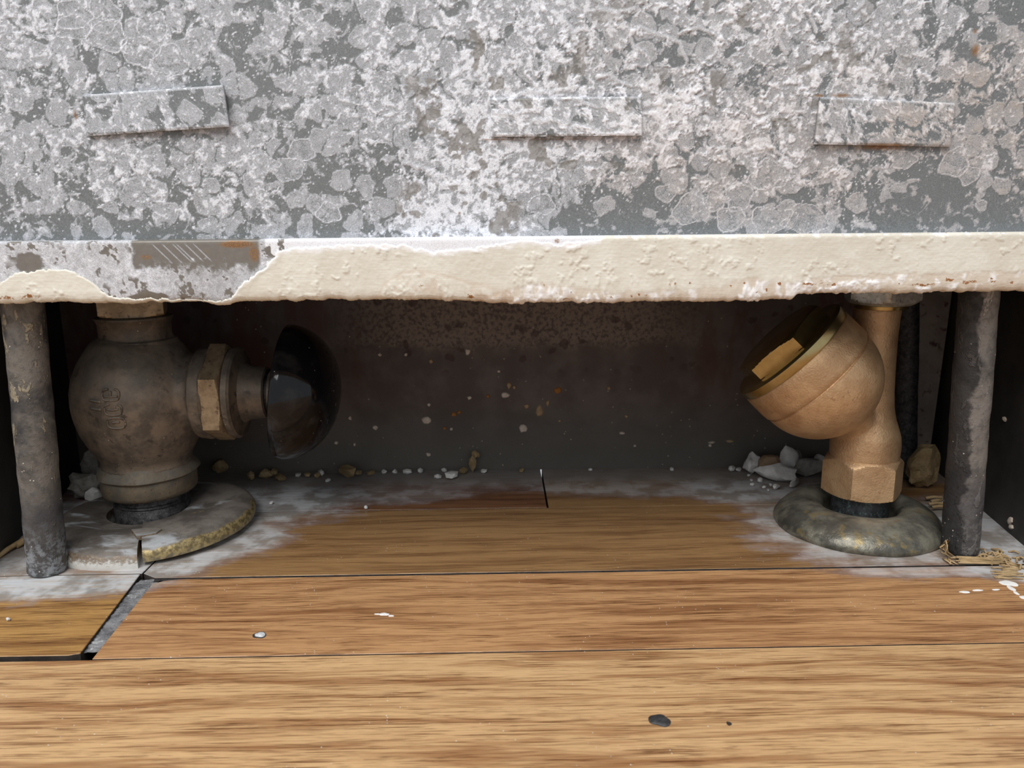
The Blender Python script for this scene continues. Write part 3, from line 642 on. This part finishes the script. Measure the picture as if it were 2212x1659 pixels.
# paint coat: sinks under the metal where it has peeled
thick = .34+bump_+.22*patch*(nB-.2)+.12*low*(nB-.5)-.10*low
edgeb = np.exp(-((PX-edge_main-8)/9)**2)*(PY > 515)
thick = thick+.15*edgeb*(PX > 400)
o_ = np.where(paint > .5, thick*sstep(.4, .9, paint)+.02, -.3)
ny = np.abs(NY); yoff = -o_*np.where(SS < sl[1]*.9, .05, sstep(0, .5, ny)); zoff = np.where(SS < sl[1]*.9, o_, -o_*(1-sstep(.0, .9, ny)))
Vp = np.stack([XX, YY+yoff, ZZ+DZ+zoff], -1).reshape(-1, 3)
keep = (paint.ravel()[Fl] > .02).any(1); Fp = Fl[keep]; used = np.unique(Fp); remap = np.full(len(Vp), -1); remap[used] = np.arange(len(used))
prim = np.maximum(sstep(14, 4, PY-top_free)*(PX > 600)*(PX < 1300)*.9, .95*low*sstep(.45, .55, nA)*sstep(.4, .6, nB))
prim = np.maximum(prim, .8*np.exp(-((PX-edge_main-3)/4)**2))
tanp = np.clip(.55*low*(1-prim)+.55*patch*sstep(.55, .4, nB)+.5*np.exp(-((PY-np.interp(PX, [780, 830, 870, 905, 960, 1010, 1100, 1160], [700, 612, 590, 586, 597, 612, 625, 700]))/4)**2)*(PX > 780)*(PX < 1170), 0, 1)
rst = np.zeros_like(PX)
rr_ = np.random.RandomState(5)
for px, py, a, b in [(20, 634, 26, 5), (66, 634, 34, 6), (1015, 636, 14, 5), (910, 618, 7, 4), (1206, 525, 8, 8), (2042, 512, 10, 7), (2062, 620, 16, 5), (2110, 624, 30, 5), (2010, 628, 34, 4), (1870, 622, 6, 3), (1760, 624, 30, 4), (1810, 628, 24, 3), (1225, 640, 14, 3), (1690, 618, 10, 3), (2160, 622, 14, 4), (2200, 626, 12, 4), (1400, 634, 6, 3), (1640, 628, 5, 3)] + [(rr_.uniform(1150, 2200), rr_.uniform(612, 634), 4, 3) for _ in range(16)]:
    rst = np.maximum(rst, .72*sstep(1.7, .1, np.hypot((PX-px)/a, (PY-py)/b)))
coat = obj('cream_paint', Vp[used], remap[Fp], M_CREAM, lip, sharp=None, attrs=dict(white=prim.ravel()[used], tan=tanp.ravel()[used], rust=rst.ravel()[used]))
coat['label'] = 'chipped cream paint coat on the lip'

# ------------------------------------------------------------------ left valve
VX, VY = -161.5, 341.0
valve = empty('radiator_valve', (VX, VY, 0), 'round brown bronze radiator valve with black side knob, at left', 'valve')
fillet = [(18.5, 21.6), (19.2, 22.2), (24.5, 22.3), (25.6, 22.8), (27, 22.2), (28.6, 20.6), (30.5, 20.0), (33, 20.6), (36.5, 22.8), (41, 25.3), (46, 27.6), (52, 29.2), (58, 29.9), (64, 29.7), (70, 28.3), (76, 25.6), (81, 22.3), (84.5, 19.6), (86, 18.4), (86.6, 16.6), (88, 15.9), (93, 15.8), (94.6, 16.6), (95.6, 17.0), (96.4, 16.4)]
b1 = lathe([(t, r*.945 if t > 29 else r*.96) for t, r in fillet[5:-4]], (VX, VY, 0), segs=96)
b2 = lathe([(0, 19), (16, 18.6), (20, 17.8), (25, 17.6), (28.5, 18.8)], (VX, VY, 61.5), (1, .03, 0), segs=72)
V, F = join(b1, b2)
body = obj('body', V, F, M_VALVE, valve, sharp=None)
rm = body.modifiers.new('cast', 'REMESH'); rm.mode = 'VOXEL'; rm.voxel_size = .0008; rm.use_smooth_shade = True
sm = body.modifiers.new('soften', 'SMOOTH'); sm.iterations = 9; sm.factor = .6
V, F = lathe([(84.6, 17.6), (86.2, 16.8), (86.8, 15.6), (88, 15.0), (93, 14.9), (94.6, 15.4), (95.4, 16.0), (96.2, 15.9), (96.8, 14)], (VX+.9, VY, 0), segs=72); obj('neck', V, F, M_VALVE, valve)
V, F = nut(96.4, 118, 18.0, (VX+1.3, VY, 0), ref=(.33, -.94, 0), sides=4, ch0=1.8, cr=.97); obj('union_nut', V, F, M_VALVE2, valve, sharp=28)
V, F = lathe([(115, 12), (140, 12)], (VX+1.3, VY, 0), segs=40); obj('riser_pipe', V, F, M_PIPE, valve)
V, F = lathe([(24.6, 18), (24.2, 20.6), (25.4, 21.9), (26.8, 21.4), (29.0, 19.4), (31.5, 18.4), (33, 17)], (VX, VY, 0), segs=72, rad=lambda a, t, r: r*(1+.012*math.sin(3*a+1)+.01*math.sin(7*a))); obj('flare', V, F, M_VRING, valve)
V, F = lathe([(15.4, 16), (15.6, 18.6), (16.6, 20.0), (18, 20.4), (23.6, 20.5), (24.6, 20.0), (25.4, 18)], (VX, VY, 0), segs=72); obj('collar', V, F, M_VRING, valve, sharp=50)
V, F = lathe([(-10, 16.2), (10.5, 16.2), (11, 15.7), (11.6, 16.2), (12.3, 15.7), (13, 16.2), (13.6, 15.7), (16.5, 15.9)], (VX+.3, VY-.3, 0), segs=64); obj('nipple', V, F, M_PIPE, valve, sharp=60)
ax = (1, .03, -.01); SO = (VX+3.6, VY, 61.3)
V, F = lathe([(22.8, 17), (23.0, 19.0), (24.2, 20.3), (28.6, 20.9), (29.6, 20.0)], SO, ax, segs=72); obj('bonnet_collar', V, F, M_VALVE, valve)
V, F = nut(29.0, 37.8, 22.6, SO, ax, (0, -1, -.06), ch0=.5, ch1=1.6, cr=.95); obj('bonnet_nut', V, F, M_VALVE2, valve, sharp=25)
V, F = lathe([(37, 17), (38.2, 20.2), (40.6, 20.6), (41.6, 19.6), (42.0, 16.5), (43.2, 13.6), (45.5, 12.4), (53.0, 11.6), (53.6, 10.8)], SO, ax, segs=72); obj('packing_gland', V, F, M_VALVE, valve)
V, F = lathe([(53, 9.2), (54.9, 9.2)], SO, ax, segs=48); obj('packing_ring', V, F, M_PIPE, valve)
V, F = lathe([(54.6, 9.6), (55.0, 10.2), (59.6, 10.2), (60.6, 9.0), (63, 9.0)], SO, ax, segs=56); obj('stem', V, F, M_VALVE, valve)
kax = Vector((1, .05, -.11)); KO = Vector(SO)+Vector((60.0, 1.2, -.2))
prof = [(3.0, 8.5), (2.6, 20), (1.2, 27.6), (.2, 29.2), (0, 29.9), (.5, 30.5)]
for k in range(1, 31):
    a_ = math.radians(3+87*k/30.2); prof.append((.5+25.2*math.sin(a_), max(.3, 30.8*math.cos(a_)**.93)))
V, F = lathe(prof, KO, kax, segs=112); obj('knob', V, F, M_KNOB, valve, sharp=60)
# raised foundry marks on the body (three rounded characters and a pair of bars)
SCN = Vector((VX, VY, 60))
def onbody(u, v):
    """u: mm across, v: mm up, on the camera-facing front-left of the round body"""
    d0 = Vector((-.02, -1, 0)).normalized(); r0 = Vector((1, -.02, 0)).normalized()
    Rr = 28.2
    z = v+5.4; a = u/Rr; rr = 28.25*math.sqrt(max(.1, 1-((z+.5)/38.0)**2))
    dirv = d0*math.cos(a)+r0*math.sin(a); return SCN + dirv*rr + Vector((0, 0, z))
def ringpts(cx, cz, a, b, t0=0, t1=360, n=26, p=3.2):
    L = []
    for i in range(n+1):
        t = math.radians(t0+(t1-t0)*i/n); c, s = math.cos(t), math.sin(t)
        k = (abs(c)**p+abs(s)**p)**(-1/p); L.append(onbody(cx+a*k*c, cz+b*k*s))
    return L
u0 = 1.7
marks = [ringpts(u0+.8, -10.6, 3.6, 2.3), [onbody(u0-.8, -10.4), onbody(u0+.8, -10.1), onbody(u0+2.2, -10.2)],
         ringpts(u0+.2, -4.8, 3.5, 2.3, 110, 420), [onbody(u0-2.4, -4.6), onbody(u0+0, -5.0), onbody(u0+2.4, -4.6)], [onbody(u0+1.2, -3.2), onbody(u0+1.0, -5.0)],
         ringpts(u0-.4, 1.4, 3.5, 2.4, 105, 425), [onbody(u0-3.2, .8), onbody(u0-.6, .6), onbody(u0+2.4, .7)], [onbody(u0-.4, 3.0), onbody(u0-.4, .8)],
         [onbody(u0-9.6, -.9), onbody(u0-7.6, -1.2), onbody(u0-4.6, -1.5)], [onbody(u0-9.4, -4.2), onbody(u0-7.4, -4.6), onbody(u0-4.6, -4.7)]]
for k, L in enumerate(marks):
    if len(L) < 6:
        L2 = []
        for a, b in zip(L[:-1], L[1:]): L2 += [a.lerp(b, t/4) for t in range(4)]
        L = L2+[L[-1]]
    V, F = tube(L, .42 if k < 8 else .6, 8); o = obj('raised_mark', V, F, M_VALVE, valve, sharp=None)

# split floor plate under the valve
plate = empty('split_floor_plate', (-157, 333, 0), 'dusty split round floor plate around the pipe below the black knob valve', 'floor plate')
def half_plate(name, cx, cy, r, a0, a1, hole, hr, z0, h, mat, tilt=(0, 0), seed=0, tongue=None):
    rnd = random.Random(seed); prof = [(1.0, 0.0), (1.005, .40), (.985, .68), (.945, .88), (.88, .98), (.78, 1.0), (.62, .90), (.50, .80)]
    n = 60; V = []; F = []; m = len(prof)+2
    for i in range(n+1):
        a = math.radians(a0+(a1-a0)*i/n); c, s = math.cos(a), math.sin(a)
        hx, hy = hole[0]+hr*c, hole[1]+hr*s
        row = []
        for f, g in prof:
            q = (f-.5)/.5 if f > .5 else 0
            ox, oy = cx+r*c, cy+r*s
            x = hx+(ox-hx)*max(0, q); y = hy+(oy-hy)*max(0, q); row.append((x, y, h*g))
        row.append((hx, hy, h*.5)); row.append((hx, hy, -.2 if False else 0))
        for x, y, z in row:
            V.append((x, y, z0+z+(x-cx)*tilt[0]+(y-cy)*tilt[1]))
    for i in range(n):
        for j in range(m-1): F.append((i*m+j, i*m+j+1, (i+1)*m+j+1, (i+1)*m+j))
        F.append((i*m+m-1, i*m, (i+1)*m, (i+1)*m+m-1))
    F.append(tuple(range(m-1, -1, -1))); F.append(tuple(n*m+j for j in range(m)))
    return obj(name, V, F, mat, plate, sharp=45)
o = half_plate('plate_half', -158.5, 330.5, 41.5, 98, 287, (VX-.5, VY-3), 17.6, .3, 8.2, M_ESC_L, (-.01, .01), 1); o['label'] = 'grey dusted plate half'
o = half_plate('plate_half', -156.5, 333.5, 42.5, -74.3, 97.5, (VX-.5, VY-3), 17.6, 1.8, 7.2, M_ESC_L2, (.03, .012), 2); o['label'] = 'plate half with bare brass edge'
# locking tongue
T = [(-156.5, 309, 8.9), (-147.0, 310, 9.2), (-143.2, 308.0, 9.2), (-144.0, 304.4, 9.1), (-150.5, 301.0, 8.8)]
V = [(x, y, z+.55) for x, y, z in T]+[(x, y, z-1.2) for x, y, z in T]
obj('locking_tongue', V, [(0, 4, 3, 2, 1), (5, 6, 7, 8, 9)]+[(i, (i+1) % 5, 5+(i+1) % 5, 5+i) for i in range(5)], M_ESC_L, plate, sharp=30)

# ------------------------------------------------------------------ right steam trap
TX, TY = 165.0, 331.0
trap = empty('steam_trap', (TX, TY, 0), 'golden cast bronze steam trap with tilted round bowl and hex cap, at right', 'steam trap')
def colr(a, t, r): return r
prof = [(28.5, 14.0), (30, 14.6), (36, 14.9), (41, 14.4), (45, 13.0), (49, 11.6), (54, 10.6), (62, 9.9), (74, 9.5), (86, 9.3), (94, 9.6), (97, 9.9), (98.2, 9.6)]
c1 = lathe(prof, (TX, TY, 0), segs=72)
c2 = lathe([(0, 6), (2, 11), (10, 11), (22, 11)], (TX-2, TY, 44), (-.62, -.2, .62), segs=48)
V, F = join(c1, c2); o = obj('column', V, F, M_BRONZE, trap, sharp=None)
rm = o.modifiers.new('cast', 'REMESH'); rm.mode = 'VOXEL'; rm.voxel_size = .0008; rm.use_smooth_shade = True
sm = o.modifiers.new('soften', 'SMOOTH'); sm.iterations = 7; sm.factor = .6
V, F = nut(13, 31.2, 17.6, (TX, TY, 0), ref=(-.15, -1, 0), ch0=1.4, ch1=3.6, cr=.93); obj('hex_base', V, F, M_BRONZE, trap, sharp=25)
V, F = lathe([(97.2, 9.8), (97.6, 11.6), (99.0, 12.0), (100, 11.6)], (TX+.8, TY, 0), segs=64); obj('seat_ring', V, F, M_BRASS, trap)
V, F = nut(99.2, 120, 16.2, (TX+1.6, TY, 0), ref=(-.70, -.72, 0), ch0=2.8, cr=.86); obj('union_nut', V, F, M_GALV, trap, sharp=25)
V, F = lathe([(115, 11), (140, 11)], (TX+1.6, TY, 0), segs=40); obj('riser_pipe', V, F, M_PIPE, trap)
V, F = lathe([(-10, 12.4), (13.2, 12.4), (13.6, 11)], (TX, TY, 0), segs=56); obj('nipple', V, F, M_PIPEG, trap)
# tilted bowl; axis points from the rounded end up to the cap
bax = Vector((-.70, .17, .70)).normalized(); BC = Vector((137.6, 324.5, 68.4)); RB = 27.0
prof = []
for k in range(0, 19):
    a = math.radians(-90+90*k/18.0); prof.append((RB*math.sin(a), max(.4, RB*math.cos(a))))
prof[-1] = (-.55, RB-.1)
prof += [(-.35, RB-.5), (0, RB-.65), (.35, RB-.3), (.9, RB+.35), (3, RB+.55), (9, RB+.6), (12.8, RB+.45), (13.4, RB)]
V, F = lathe(prof, BC, bax, segs=112); obj('bowl', V, F, M_BRONZE, trap, sharp=60)
V, F = lathe([(13.0, RB-1), (13.3, RB+.15), (14.0, RB+.6), (17.0, RB+.5), (17.8, RB-.3), (18.0, RB-2), (17.8, 12)], BC, bax, segs=112); obj('cap_flange', V, F, M_BRASS, trap, sharp=40)
V, F = nut(17.6, 25.0, 22.2, BC, bax, (-.42, -.88, -.2), ch0=.6, ch1=1.6, cr=.95); obj('hex_cap', V, F, M_BRASS, trap, sharp=25)
# domed floor flange under the trap
fl = empty('domed_floor_flange', (161, 325, 0), 'tarnished domed ring on the floor around the bronze trap pipe', 'floor flange')
prof = [(0, 35.2), (.8, 35.8), (2.0, 35.7), (4.2, 34.6), (6.6, 32.4), (8.6, 29.4), (9.7, 26.0), (10.0, 23.0), (9.4, 20.0), (8.0, 17.6), (6.6, 16.2), (5.0, 15.5), (.0, 15.2)]
V, F = lathe(prof, (161.3, 325, 0), segs=96, closed=False, rad=lambda a, t, r: r*(1+.004*math.sin(4*a)+.004*math.sin(9*a+1)))
V = [(x+(3.0 if math.hypot(x-161.3, y-325) < 15.6 else 3.0*max(0, (35.5-math.hypot(x-161.3, y-325))/20)), y+(4.6*max(0, min(1, (35.5-math.hypot(x-161.3, y-325))/20))), z) for x, y, z in V]
obj('ring', V, F, M_ESC_R, fl, sharp=None)

# ------------------------------------------------------------------ support rods and rear strip
def rod(name, p0, p1, r, mat, label, seed):
    a = Vector(p0); b = Vector(p1); L = (b-a).length; rs = np.random.RandomState(seed); n = 70; prof = [(0, r*.75), (.6, r*.95), (1.6, r)]
    prof += [(1.6+(L-1.6)*k/n, r) for k in range(1, n+1)]
    ph = rs.rand(6)*6.3
    rad = lambda p, t, q: q*(1+.014*math.sin(2*p+t*.13+ph[0])+.012*math.sin(3*p-t*.31+ph[1])+.010*math.sin(5*p+t*.6+ph[2])+.008*math.sin(t*1.1+ph[3])*math.sin(4*p+ph[4]))
    V, F = lathe(prof, a, b-a, (0, -1, 0), 40, rad); o = obj(name, V, F, mat, org=p0, sharp=60)
    return tag(o, label, 'rod', 'rods standing in the recess')
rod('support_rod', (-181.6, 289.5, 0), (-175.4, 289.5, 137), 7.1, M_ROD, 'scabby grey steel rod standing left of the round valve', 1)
rod('support_rod', (190.6, 294.5, 0), (184.6, 294.5, 137), 7.1, M_ROD2, 'black-sided steel rod standing right of the bronze trap, front', 2)
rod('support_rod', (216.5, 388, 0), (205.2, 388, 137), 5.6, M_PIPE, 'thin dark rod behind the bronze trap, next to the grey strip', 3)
V, F = panelmesh([(223.8, 401, 0.2), (236, 401, 0.2), (240, 401, 137), (217, 401, 137)], 1.5, (0, 1, 0))
tag(obj('metal_strip', V, F, M_STRIP, flat=True), 'flat grey-brown metal strip upright at the back right corner', 'strip')

# ------------------------------------------------------------------ flecks on the walls
def flake(name, c, w, h, t, mat, parent, seed, nrm='y'):
    rnd = random.Random(seed); n = 9; V = []; F = []
    for lay, k in ((0, 1.0), (1, .75)):
        for i in range(n):
            a = 2*math.pi*i/n; q = k*(.7+.5*random.Random(seed*31+i).random())
            V.append((c[0]+w*.5*q*math.cos(a), c[1]-t*lay, c[2]+h*.5*q*math.sin(a)))
    F = [tuple(range(n, 2*n))]+[(i, (i+1) % n, n+(i+1) % n, n+i) for i in range(n)]
    return obj(name, V, F, mat, parent, sharp=30)
FL = [(-39.7, 29.2, 6.6, 4.2, 'w'), (3, 42.9, 5.0, 3.2, 'w'), (21.9, 33.4, 4.4, 7, 't'), (32, 45, 4, 4.2, 'o'), (13, 23.6, 5, 5, 'w'), (-24.9, 32.4, 3.4, 2.6, 'o'), (-22, 33.5, 2.4, 2, 'o'), (67.9, 20.4, 3.2, 2, 'w'), (-39.5, 9.6, 3, 2.4, 'w'),
      (117, 12.6, 2, 2, 'w'), (-68.1, 25.5, 3, 3, 'w'), (-81.7, 31, 2, 3, 'w'), (-30, 24.6, 2.4, 2, 'o'), (-26.5, 24, 2, 2, 'w'), (-16.6, 67, 3.4, 3.2, 'w'), (-36.5, 62, 2.2, 3, 't'), (5.5, 48, 2.4, 4, 't'), (8.3, 47.2, 1.8, 2, 't'), (-16, 41.6, 3, 2.2, 'w'), (-6, 42.4, 2.2, 2, 'o'), (0.2, 56, 2, 1.6, 'w'), (15, 36.4, 3, 3, 't'), (26.5, 38, 2.4, 4, 't'), (60, 46, 2.6, 2.2, 't'), (33, 28, 2, 1.6, 't'), (-38.5, 38, 2, 2.2, 'w'), (118, 14.4, 4, 1.4, 'w'), (128, 15, 5, 2, 't'), (75, 13, 1.6, 1.4, 'w'), (-90, 17, 2, 2, 'w'), (-80, 16, 1.6, 1.6, 'w'), (-64, 66, 2, 2, 'w'), (-50, 66, 2, 2, 'w'), (70, 30, 2.4, 2, 't')]
M_FW = mat_simple('pale_fleck', lin(196, 182, 168), lin(214, 202, 190), 3, .9); M_FT = mat_simple('buff_fleck', lin(150, 126, 96), lin(172, 148, 118), 3, .9); M_FO = mat_simple('ochre_fleck', lin(150, 100, 50), lin(168, 116, 62), 3, .9)
for i, (x, z, ww, hh, k) in enumerate(FL): flake('paint_fleck', (x, 409.5, z), ww, hh, .7, {'w': M_FW, 't': M_FT, 'o': M_FO}[k], wb, i+1)
def onright(y): return 217.2+(y-281)*(241-217.2)/128.5
for i, (y, z, s_) in enumerate(((312, 5.9, 3.2), (310.5, 3.6, 2.4), (328.5, 47.4, 2.2), (318, 99, 6))):
    x = onright(y); V, F = lathe([(0, s_*.6), (.7, s_*.5), (1.1, s_*.15)], (x-.05, y, z), (-1, .18, 0), segs=7, rad=lambda a, t, r: r*(1+.3*math.sin(2*a+i))); obj('paint_fleck', V, F, M_FW if i < 3 else M_PLASG, wr, sharp=30)

# ------------------------------------------------------------------ plaster rubble
def rock(name, c, size, mat, seed, label, cat='plaster chunk', group=None, rotz=0, parent=None, sub=2, rough=.28, tilt=0):
    import bmesh
    bm = bmesh.new(); bmesh.ops.create_icosphere(bm, subdivisions=sub, radius=1.0)
    rs = np.random.RandomState(seed); pl = [(Vector(rs.randn(3)).normalized(), .62+.3*rs.rand()) for _ in range(9)]
    ph = rs.rand(6)*6.3
    R = Matrix.Rotation(math.radians(rotz), 3, 'Z') @ Matrix.Rotation(math.radians(tilt), 3, 'X')
    V = []
    for v in bm.verts:
        p = v.co.copy()
        for n_, d in pl:
            k = p.dot(n_)
            if k > d: p -= n_*(k-d)
        p *= 1+rough*.35*(math.sin(3.1*p.x*2+ph[0])*math.sin(2.7*p.y*2+ph[1])+math.sin(3.7*p.z*2+ph[2])*math.sin(2.9*p.x*2+ph[3]))
        p = Vector((p.x*size[0]/2, p.y*size[1]/2, p.z*size[2]/2)); V.append(R @ p)
    zmin = min(v.z for v in V); F = [tuple(x.index for x in f.verts) for f in bm.faces]; bm.free()
    V = [(c[0]+v.x, c[1]+v.y, c[2]+v.z-zmin) for v in V]
    o = obj(name, V, F, mat, parent, sharp=28)
    if parent is None: tag(o, label, cat, group)
    return o
G1 = 'plaster rubble beside the trap'
rock('plaster_chunk', (136.8, 396.5, 0), (11, 10, 12), M_PLAST, 3, 'rounded white plaster lump at the left end of the pile by the trap', group=G1, rotz=20)
rock('plaster_chunk', (146.5, 396, 1), (15, 10, 11.5), M_TAN, 8, 'tan plaster block amid the white lumps by the trap', group=G1, rotz=5, rough=.12)
rock('plaster_chunk', (147.0, 384, 0), (24, 11, 10.5), M_PLAST, 12, 'largest white plaster chunk, in front of the tan block by the trap', group=G1, rotz=-12)
rock('plaster_chunk', (156.5, 394.5, 1), (11, 10, 17), M_PLAST, 17, 'tall white plaster lump right of the tan block', group=G1, rotz=-25, tilt=15)
rock('plaster_chunk', (166.5, 392, 0), (21, 11, 10), M_PLASG, 23, 'grey plaster slab between the white lumps and the bronze hex', group=G1, rotz=-14)
rock('plaster_chunk', (163.5, 402, 1), (7, 6, 11), M_PLASG, 27, 'small grey plaster lump at the top back of the pile by the trap', group=G1)
rock('plaster_chunk', (176.5, 403, 1), (8, 6, 9), M_PLAST, 31, 'small white plaster lump half hidden by the bronze hex', group=G1)
rock('plaster_chunk', (151.6, 374.5, 0), (11, 2.6, 5), M_PLAST, 37, 'thin white plaster sliver leaning toward the domed floor ring', group=G1, rotz=42)
rock('plaster_chunk', (215, 370, 0), (22, 14, 23), M_BROWN, 41, 'big rough brown plaster chunk behind the front right rod', rotz=12, rough=.35, sub=3)
rock('plaster_chunk', (-212, 389, 0), (13, 11, 24), M_PLASG, 47, 'tall grey plaster lump in the shade behind the left valve', rotz=10, sub=3, rough=.4)
rock('plaster_chunk', (-209, 372, 0), (20, 12, 13), M_PLASG, 53, 'broad grey plaster lump between the left rod and the split plate', rotz=-8, sub=3, rough=.4)
rock('plaster_chunk', (-201, 364, 2), (9, 5, 8), M_PLAST, 59, 'pale plaster shard in front of the grey lumps by the split plate', rotz=15)
rock('plaster_chunk', (-152, 403, 3), (11, 7, 8), M_BROWN, 61, 'tan plaster piece behind the split plate, under the black knob side', rotz=-10)
rock('plaster_chunk', (-15.0, 405, 0), (4.2, 3, 10), M_BROWN, 67, 'upright brown plaster splinter against the middle of the back wall', rotz=5)
rock('plaster_chunk', (-13.6, 405.5, 8), (5, 3, 5), M_BROWN, 69, 'small brown knob of plaster atop the upright splinter at the back wall')
# crumbs along the foot of the back wall
ORD = 'first second third fourth fifth sixth seventh eighth ninth tenth eleventh twelfth thirteenth fourteenth fifteenth'.split()
rs = np.random.RandomState(77)
CR = [(-134, 397, 7, 'b'), (-127, 400, 9, 'b'), (-118, 397, 9, 'b'), (-124, 404, 8, 'b'), (-110, 402, 5, 'w'), (-105, 402, 5, 'b'), (-98, 405, 6, 'w'), (-92, 393.5, 4, 'w'), (-99, 400, 5, 'b'), (-83, 400, 13, 'b'), (-78, 404, 5, 'b'), (-71, 405, 6, 'b'), (-64, 406, 5, 'w'), (-58, 406, 5, 'w'), (-51, 404.5, 6, 'w'), (-44, 406, 5, 'w'), (-33.5, 396, 6, 'w'), (-26, 396, 9, 'w'), (-31, 407, 4, 'w'), (-20, 403, 7, 'b'), (-9, 404, 5, 'w'), (-113, 361, 2.8, 'w'), (-65, 353, 2.8, 'w'), (133.7, 391.9, 3, 'w'), (133.1, 385, 3, 'w'), (136.4, 382, 5, 'w'), (131, 377.5, 3, 'w'), (141, 371, 5, 'w'), (136, 374, 2.4, 'w'), (136.4, 369, 2.2, 'w'), (127.4, 401.6, 6, 'w'), (131, 401, 5, 'w'), (140.5, 377, 3, 'w'), (143.5, 374, 2.4, 'w'), (-173.3, 250.3, 2.2, 'w'), (-205, 356, 4, 'w'), (-198, 352, 4, 'w'), (12, 405, 4, 'b'), (95, 404, 4, 'w'), (50, 406, 3, 'w')]
for i, (x, y, s_, k) in enumerate(CR):
    gp = 'crumbs on the floor'
    zone = 'lone' if x == -173.3 else 'left' if x < -190 else 'strip' if (y < 365 and x < -60) else 'pile' if x > 120 else k
    same = sorted(q for q in CR if ('lone' if q[0] == -173.3 else 'left' if q[0] < -190 else 'strip' if (q[1] < 365 and q[0] < -60) else 'pile' if q[0] > 120 else q[3]) == zone)
    no = ORD[same.index((x, y, s_, k))]
    lb = {'lone': 'lone white plaster crumb on the golden plank at far left', 'left': no+' white crumb from the left rod, on the floor beside the split plate',
          'strip': no+' white crumb from the left on the dusty board in front of the back strip', 'pile': no+' white crumb from the left beside the rubble pile near the trap',
          'b': no+' tan plaster crumb from the left along the back wall foot', 'w': no+' white plaster crumb from the left along the back wall foot'}[zone]
    rock('plaster_crumb', (x, y, 0), (s_, s_*.7, s_*(.55+.2*rs.rand())), M_PLAST if k == 'w' else M_BROWN, 100+i, lb, 'crumb', gp, rs.rand()*180, sub=1)
# straw-like torn wood fibres by the front right rod
def fibres(name, items, mat, label, cat):
    parts = []
    for pts, r in items: parts.append(tube(pts, r, 5))
    V, F = join(*parts); return tag(obj(name, V, F, mat, sharp=None), label, cat)
rs = np.random.RandomState(9); it = []
for k in range(12):
    y = 287.5-.45*k+rs.randn()*.3; x0 = 182+rs.rand()*3; x1 = 196+rs.rand()*10
    it.append(([(x0, y, .5+rs.rand()*.8), ((x0+x1)/2, y-.8-.3*rs.rand(), .7+rs.rand()*.5), (x1, y-1.5, .5+rs.rand()*.4)], .42))
for k in range(7):
    x = 180+rs.rand()*3; y = 288+rs.rand()*3
    it.append(([(x+2, y-1, .6), (x+.6*rs.randn(), y, 2.0), (x-.5+rs.randn()*.6, y+.4, 3.6+rs.rand()), (x+.8+rs.randn(), y+.6, 5+2*rs.rand())], .3))
for k in range(5):
    x = 178.5+rs.rand()*4; it.append(([(x, 287, .5), (x-.8+rs.randn()*.5, 284.5, .9), (x+rs.randn(), 281.5, .5)], .3))
fibres('wood_splinter', it, M_STRAW, 'straw coloured torn wood splinter at the foot of the front right rod', 'splinter')
it = []
for k in range(46):
    x = 203+rs.randn()*4.2; y = 285+rs.randn()*3.4; a = rs.rand()*6.3; L = 2+3*rs.rand()
    it.append(([(x, y, .4), (x+math.cos(a)*L*.5, y+math.sin(a)*L*.5, .8+rs.rand()*.9), (x+math.cos(a+.5)*L, y+math.sin(a+.5)*L, .4)], .38))
for k in range(34):
    t = rs.rand(); x = 202-7*t+rs.randn()*2.4; y = 281-12*t+rs.randn()*1.2
    it.append(([(x-2, y+.4, .25), (x, y, .5), (x+2+rs.rand()*2, y-.5, .25)], .34))
fibres('fibre_tuft', it, M_STRAW, 'frayed tan fibre tuft lying across the seam right of the rod', 'fibre')
it = []
for (x, y, L, a) in ((211, 350.5, 8, 3), (208, 342.5, 8, -14), (207, 338.5, 7, -6), (210, 346, 6, 18)):
    a = math.radians(a); it.append(([(x-L/2*math.cos(a), y, 2.2), (x, y+.4, 2.6), (x+L/2*math.cos(a), y+L/2*math.sin(a), 2.4)], .8))
fibres('pale_splinters', it, M_STRAW, 'bundle of pale splinters beneath the brown chunk beside the right rod', 'splinter')
it = [([(-209.5, 301.5, .8), (-209, 308, 1.6), (-207.5, 315, 2.2), (-206, 319, 3)], 1.2), ([(-208, 312, 1.2), (-206, 316, 2.5), (-203, 320, 2)], 1.4), ([(-207, 318, 2), (-204.5, 322, 5), (-202.5, 324, 3)], 1.8)]
fibres('straw_scrap', it, M_STRAW, 'curled straw coloured scrap against the left side wall', 'scrap')
